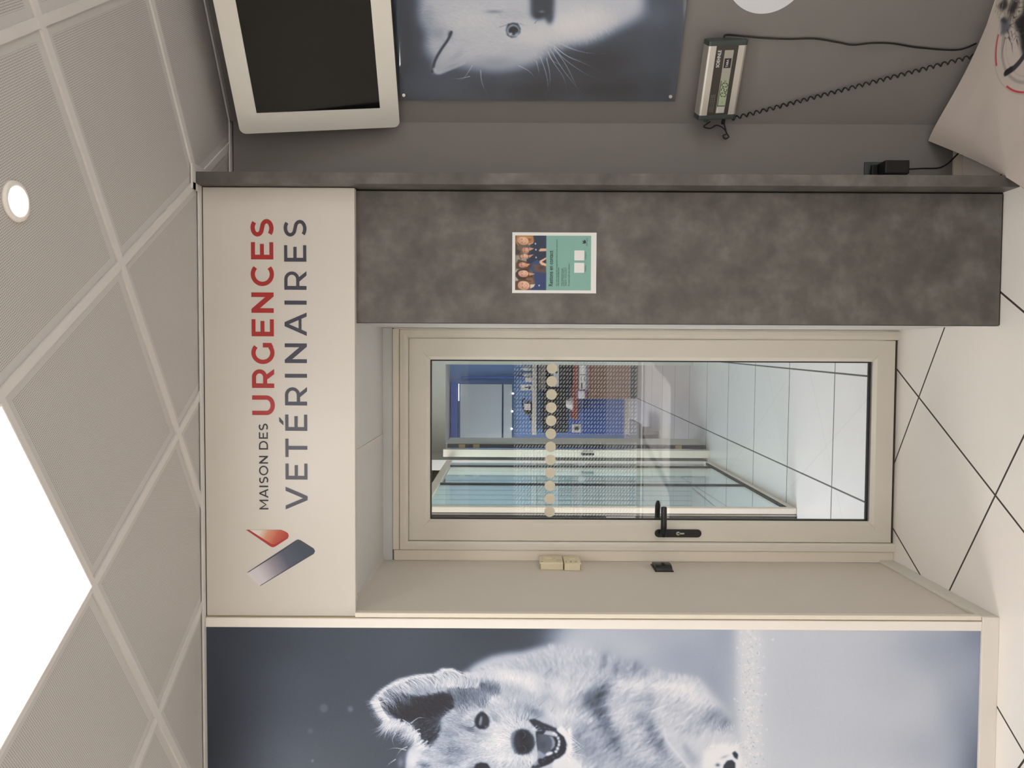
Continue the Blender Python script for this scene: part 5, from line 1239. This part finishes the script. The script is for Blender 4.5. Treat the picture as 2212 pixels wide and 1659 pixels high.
# ================================================================ RECEPTION
dk = thing('reception_desk', 'brown fronted reception desk with red brown worktop', 'desk', (0, 10.3, 0))
obj('front_panel', boxes((-.575, 1.2, 10.10, 10.14, .095, .80)), 'wood', dk)
obj('plinth', boxes((-.575, 1.2, 10.12, 10.16, 0, .095)), 'dark', dk)
obj('worktop', boxes((-.86, 1.2, 10.098, 10.75, .80, .86)), 'redwood', dk)
obj('panel_joint', boxes((-.575, 1.2, 10.096, 10.10, .662, .668)), 'gap', dk)
bc = thing('blue_cabinet', 'blue low cabinet front left of the brown desk', 'cabinet', (-.9, 10.8, 0))
obj('front', boxes((-1.12, -.58, 10.76, 10.80, .085, .86)), 'blued', bc); obj('skirting', boxes((-1.12, -.58, 10.78, 10.84, 0, .085)), 'white', bc)
sh = tag(obj('wall_shelf', boxes((-1.15, .5, 10.88, 11.28, 1.335, 1.395)), 'wall'), 'cream wall shelf above the reception worktop', 'shelf')
cl = thing('blue_wall_unit', 'tall blue wall unit with a pale frosted panel at the back of reception', 'cabinet', (-.7, 11.2, 1.4))
obj('dark_upright', boxes((-.345, -.315, 11.22, 11.295, 1.40, 2.45)), 'blued', cl)
obj('frosted_panel', boxes((-1.25, -.43, 11.20, 11.28, 1.84, 2.46)), 'pale', cl)
obj('lower_panel', boxes((-1.25, -.43, 11.18, 11.28, 1.69, 1.815)), 'pale', cl)
obj('dark_header', boxes((-1.25, -.41, 11.20, 11.28, 2.50, 2.60)), 'blued', cl)
obj('tube_light', boxes((-.68, -.425, 11.18, 11.20, 2.475, 2.487)), emit('tube', (1, 1, 1), 1.6), cl)
for x, z in ((-.565, 1.675), (-.83, 1.683), (-1.09, 1.69)):
    b = bmesh.new(); bmesh.ops.create_icosphere(b, subdivisions=2, radius=.014, matrix=Matrix.Translation((x, 11.17, z)))
    tag(obj('spot_lamp', b, emit('spot_bulb', (1, .97, .9), 6)), 'tiny lit spot under the frosted panel, %s of three' % {-.565: 'right', -.83: 'middle', -1.09: 'left'}[x], 'light', 'tiny spots in reception')
# things on the shelf
def bottle(x, y, z, r, h, m, lab, tilt=0):
    b = bmesh.new(); n = 20; prof = [(0, 0), (r, 0), (r, h*.62), (r*.8, h*.72), (r*.36, h*.8), (r*.36, h*.97), (0, h*.97)]
    rings = [[b.verts.new((x+q*math.cos(2*math.pi*i/n), y+q*math.sin(2*math.pi*i/n), z+k)) for i in range(n)] for q, k in prof[1:-1]]
    for p_, q_ in zip(rings, rings[1:]):
        for i in range(n): b.faces.new((p_[i], p_[(i+1) % n], q_[(i+1) % n], q_[i]))
    b.faces.new(rings[0][::-1]); b.faces.new(rings[-1])
    return tag(obj('bottle', b, m, smooth=True), lab, 'bottle', 'bottles on the reception shelf')
wb = mat('white_bottle', 'c4c8cc', .35)
bottle(-.19, 11.05, 1.396, .035, .17, wb, 'white bottle on the reception shelf, right of the clear bag')
bottle(-.285, 11.05, 1.396, .032, .15, wb, 'grey white bottle at the middle of the shelf group')
tag(obj('white_box', boxes((-.385, -.32, 11.0, 11.08, 1.396, 1.50)), 'paper', bevel=.004), 'small white box at the left end of the bottles on the shelf', 'box')
b = bmesh.new(); vs = [b.verts.new(p) for p in ((-.17, 10.98, 1.396), (-.33, 10.98, 1.396), (-.33, 11.12, 1.396), (-.17, 11.12, 1.396), (-.215, 11.02, 1.56), (-.28, 11.02, 1.56), (-.28, 11.08, 1.56), (-.215, 11.08, 1.56))]
for q in ((0, 1, 5, 4), (1, 2, 6, 5), (2, 3, 7, 6), (3, 0, 4, 7), (4, 5, 6, 7)): b.faces.new([vs[i] for i in q])
lh = thing('leaflet_holder', 'white leaflet card standing on the shelf with small black figures', 'leaflet', (-.47, 11.0, 1.396))
obj('card', boxes((-.51, -.425, 10.99, 10.995, 1.396, 1.56)), 'paper', lh)
obj('printed_marks', boxes((-.49, -.445, 10.987, 10.99, 1.42, 1.45), (-.475, -.46, 10.987, 10.99, 1.455, 1.50)), 'ink', lh)
pc = thing('camera_on_shelf', 'black camera gear with a white square block on the shelf edge', 'camera', (-.75, 10.95, 1.396))
obj('body', boxes((-.86, -.66, 10.92, 11.0, 1.396, 1.50)), 'black', pc, bevel=.02); obj('white_block', boxes((-.79, -.70, 10.90, 10.918, 1.42, 1.51)), 'paper', pc)
b = bmesh.new(); tube(b, smoothpath([(-.63, 10.95, 1.50), (-.64, 10.93, 1.53), (-.72, 10.93, 1.535), (-.80, 10.93, 1.51), (-.86, 10.93, 1.44), (-.93, 10.93, 1.42), (-.90, 10.90, 1.37)]), .012, 8); obj('strap', b, 'black', pc)
# on the worktop
pr_ = thing('printer', 'pale grey printer with a black glass front on the worktop', 'printer', (-.23, 10.4, .86))
obj('lid', boxes((-.42, .25, 10.22, 10.6, 1.05, 1.125)), mat('printer_grey', 'aeb7bd', .4), pr_, bevel=.01)
obj('body', boxes((-.40, .25, 10.24, 10.6, .86, 1.05)), 'black', pr_, bevel=.006)
b = bmesh.new(); cyl(b, (-.225, 10.219, 1.088), .017, .001, 'y', 24); obj('round_logo', b, 'ink', pr_)
tag(obj('wall_panel_board', boxes((-1.15, .5, 11.24, 11.29, .86, 1.23)), 'dark'), 'dark splashback behind the reception worktop', 'panel')
tag(obj('counter_upstand', boxes((-.50, .5, 11.1, 11.23, 1.20, 1.30)), 'wall'), 'cream ledge under the wall shelf', 'shelf')
mo = thing('computer_monitor', 'black monitor standing on the worktop', 'monitor', (-.63, 10.6, .86))
obj('screen', boxes((-.87, -.48, 10.60, 10.63, .93, 1.22)), 'black', mo, bevel=.005); obj('stand', boxes((-.70, -.64, 10.61, 10.66, .86, .95)), 'black', mo)
b = bmesh.new(); cyl(b, (-.66, 10.35, .86), .09, .085, 'z', 28, .05); tag(obj('speaker_cone', b, 'paper'), 'white speaker cone on the worktop left of the printer', 'loudspeaker')  # cone of a white speaker
s1 = thing('desk_sign', 'white sign with red edge on the brown desk front', 'sign', (-.3, 10.09, .72))
obj('backing', boxes((-.455, -.13, 10.088, 10.094, .655, .80)), 'bench', s1); obj('card', boxes((-.445, -.26, 10.084, 10.088, .705, .785)), 'paper', s1); obj('card', boxes((-.245, -.13, 10.084, 10.088, .705, .785)), 'paper', s1)
obj('red_edge', boxes((-.455, -.13, 10.084, 10.087, .655, .662)), mat('red_edge', 'd0502e', .5), s1)
obj('printed_lines', boxes((-.44, -.36, 10.0825, 10.084, .745, .765), (-.34, -.28, 10.0825, 10.084, .715, .722), (-.34, -.28, 10.0825, 10.084, .76, .766)), 'ink', s1)
s2 = thing('purple_leaflets', 'purple and white leaflet rack left of the white desk sign', 'leaflet', (-.52, 10.09, .74))
obj('rack', boxes((-.572, -.465, 10.075, 10.095, .70, .82)), mat('purple_card', '9a58a8', .5), s2); obj('card', boxes((-.572, -.475, 10.070, 10.075, .715, .80)), 'paper', s2)
ws = thing('white_socket', 'white double socket on the blue cabinet front', 'socket', (-1.0, 10.75, .75)); obj('plate', boxes((-1.10, -.98, 10.75, 10.76, .70, .83)), 'paper', ws)
b = bmesh.new(); cyl(b, (-1.04, 10.75, .765), .03, -.02, 'y', 20); obj('plug', b, 'slate', ws)
st = thing('low_stool', 'low grey stool standing on the lobby tiles beyond the doorway', 'stool', (-.95, 9.2, 0))
obj('seat', boxes((-1.02, -.78, 8.6, 9.3, .19, .235)), 'bench', st, bevel=.008)
for x in (-1.0, -.90): obj('leg', boxes((x, x+.03, 8.62, 9.28, 0, .19)), 'bench', st)
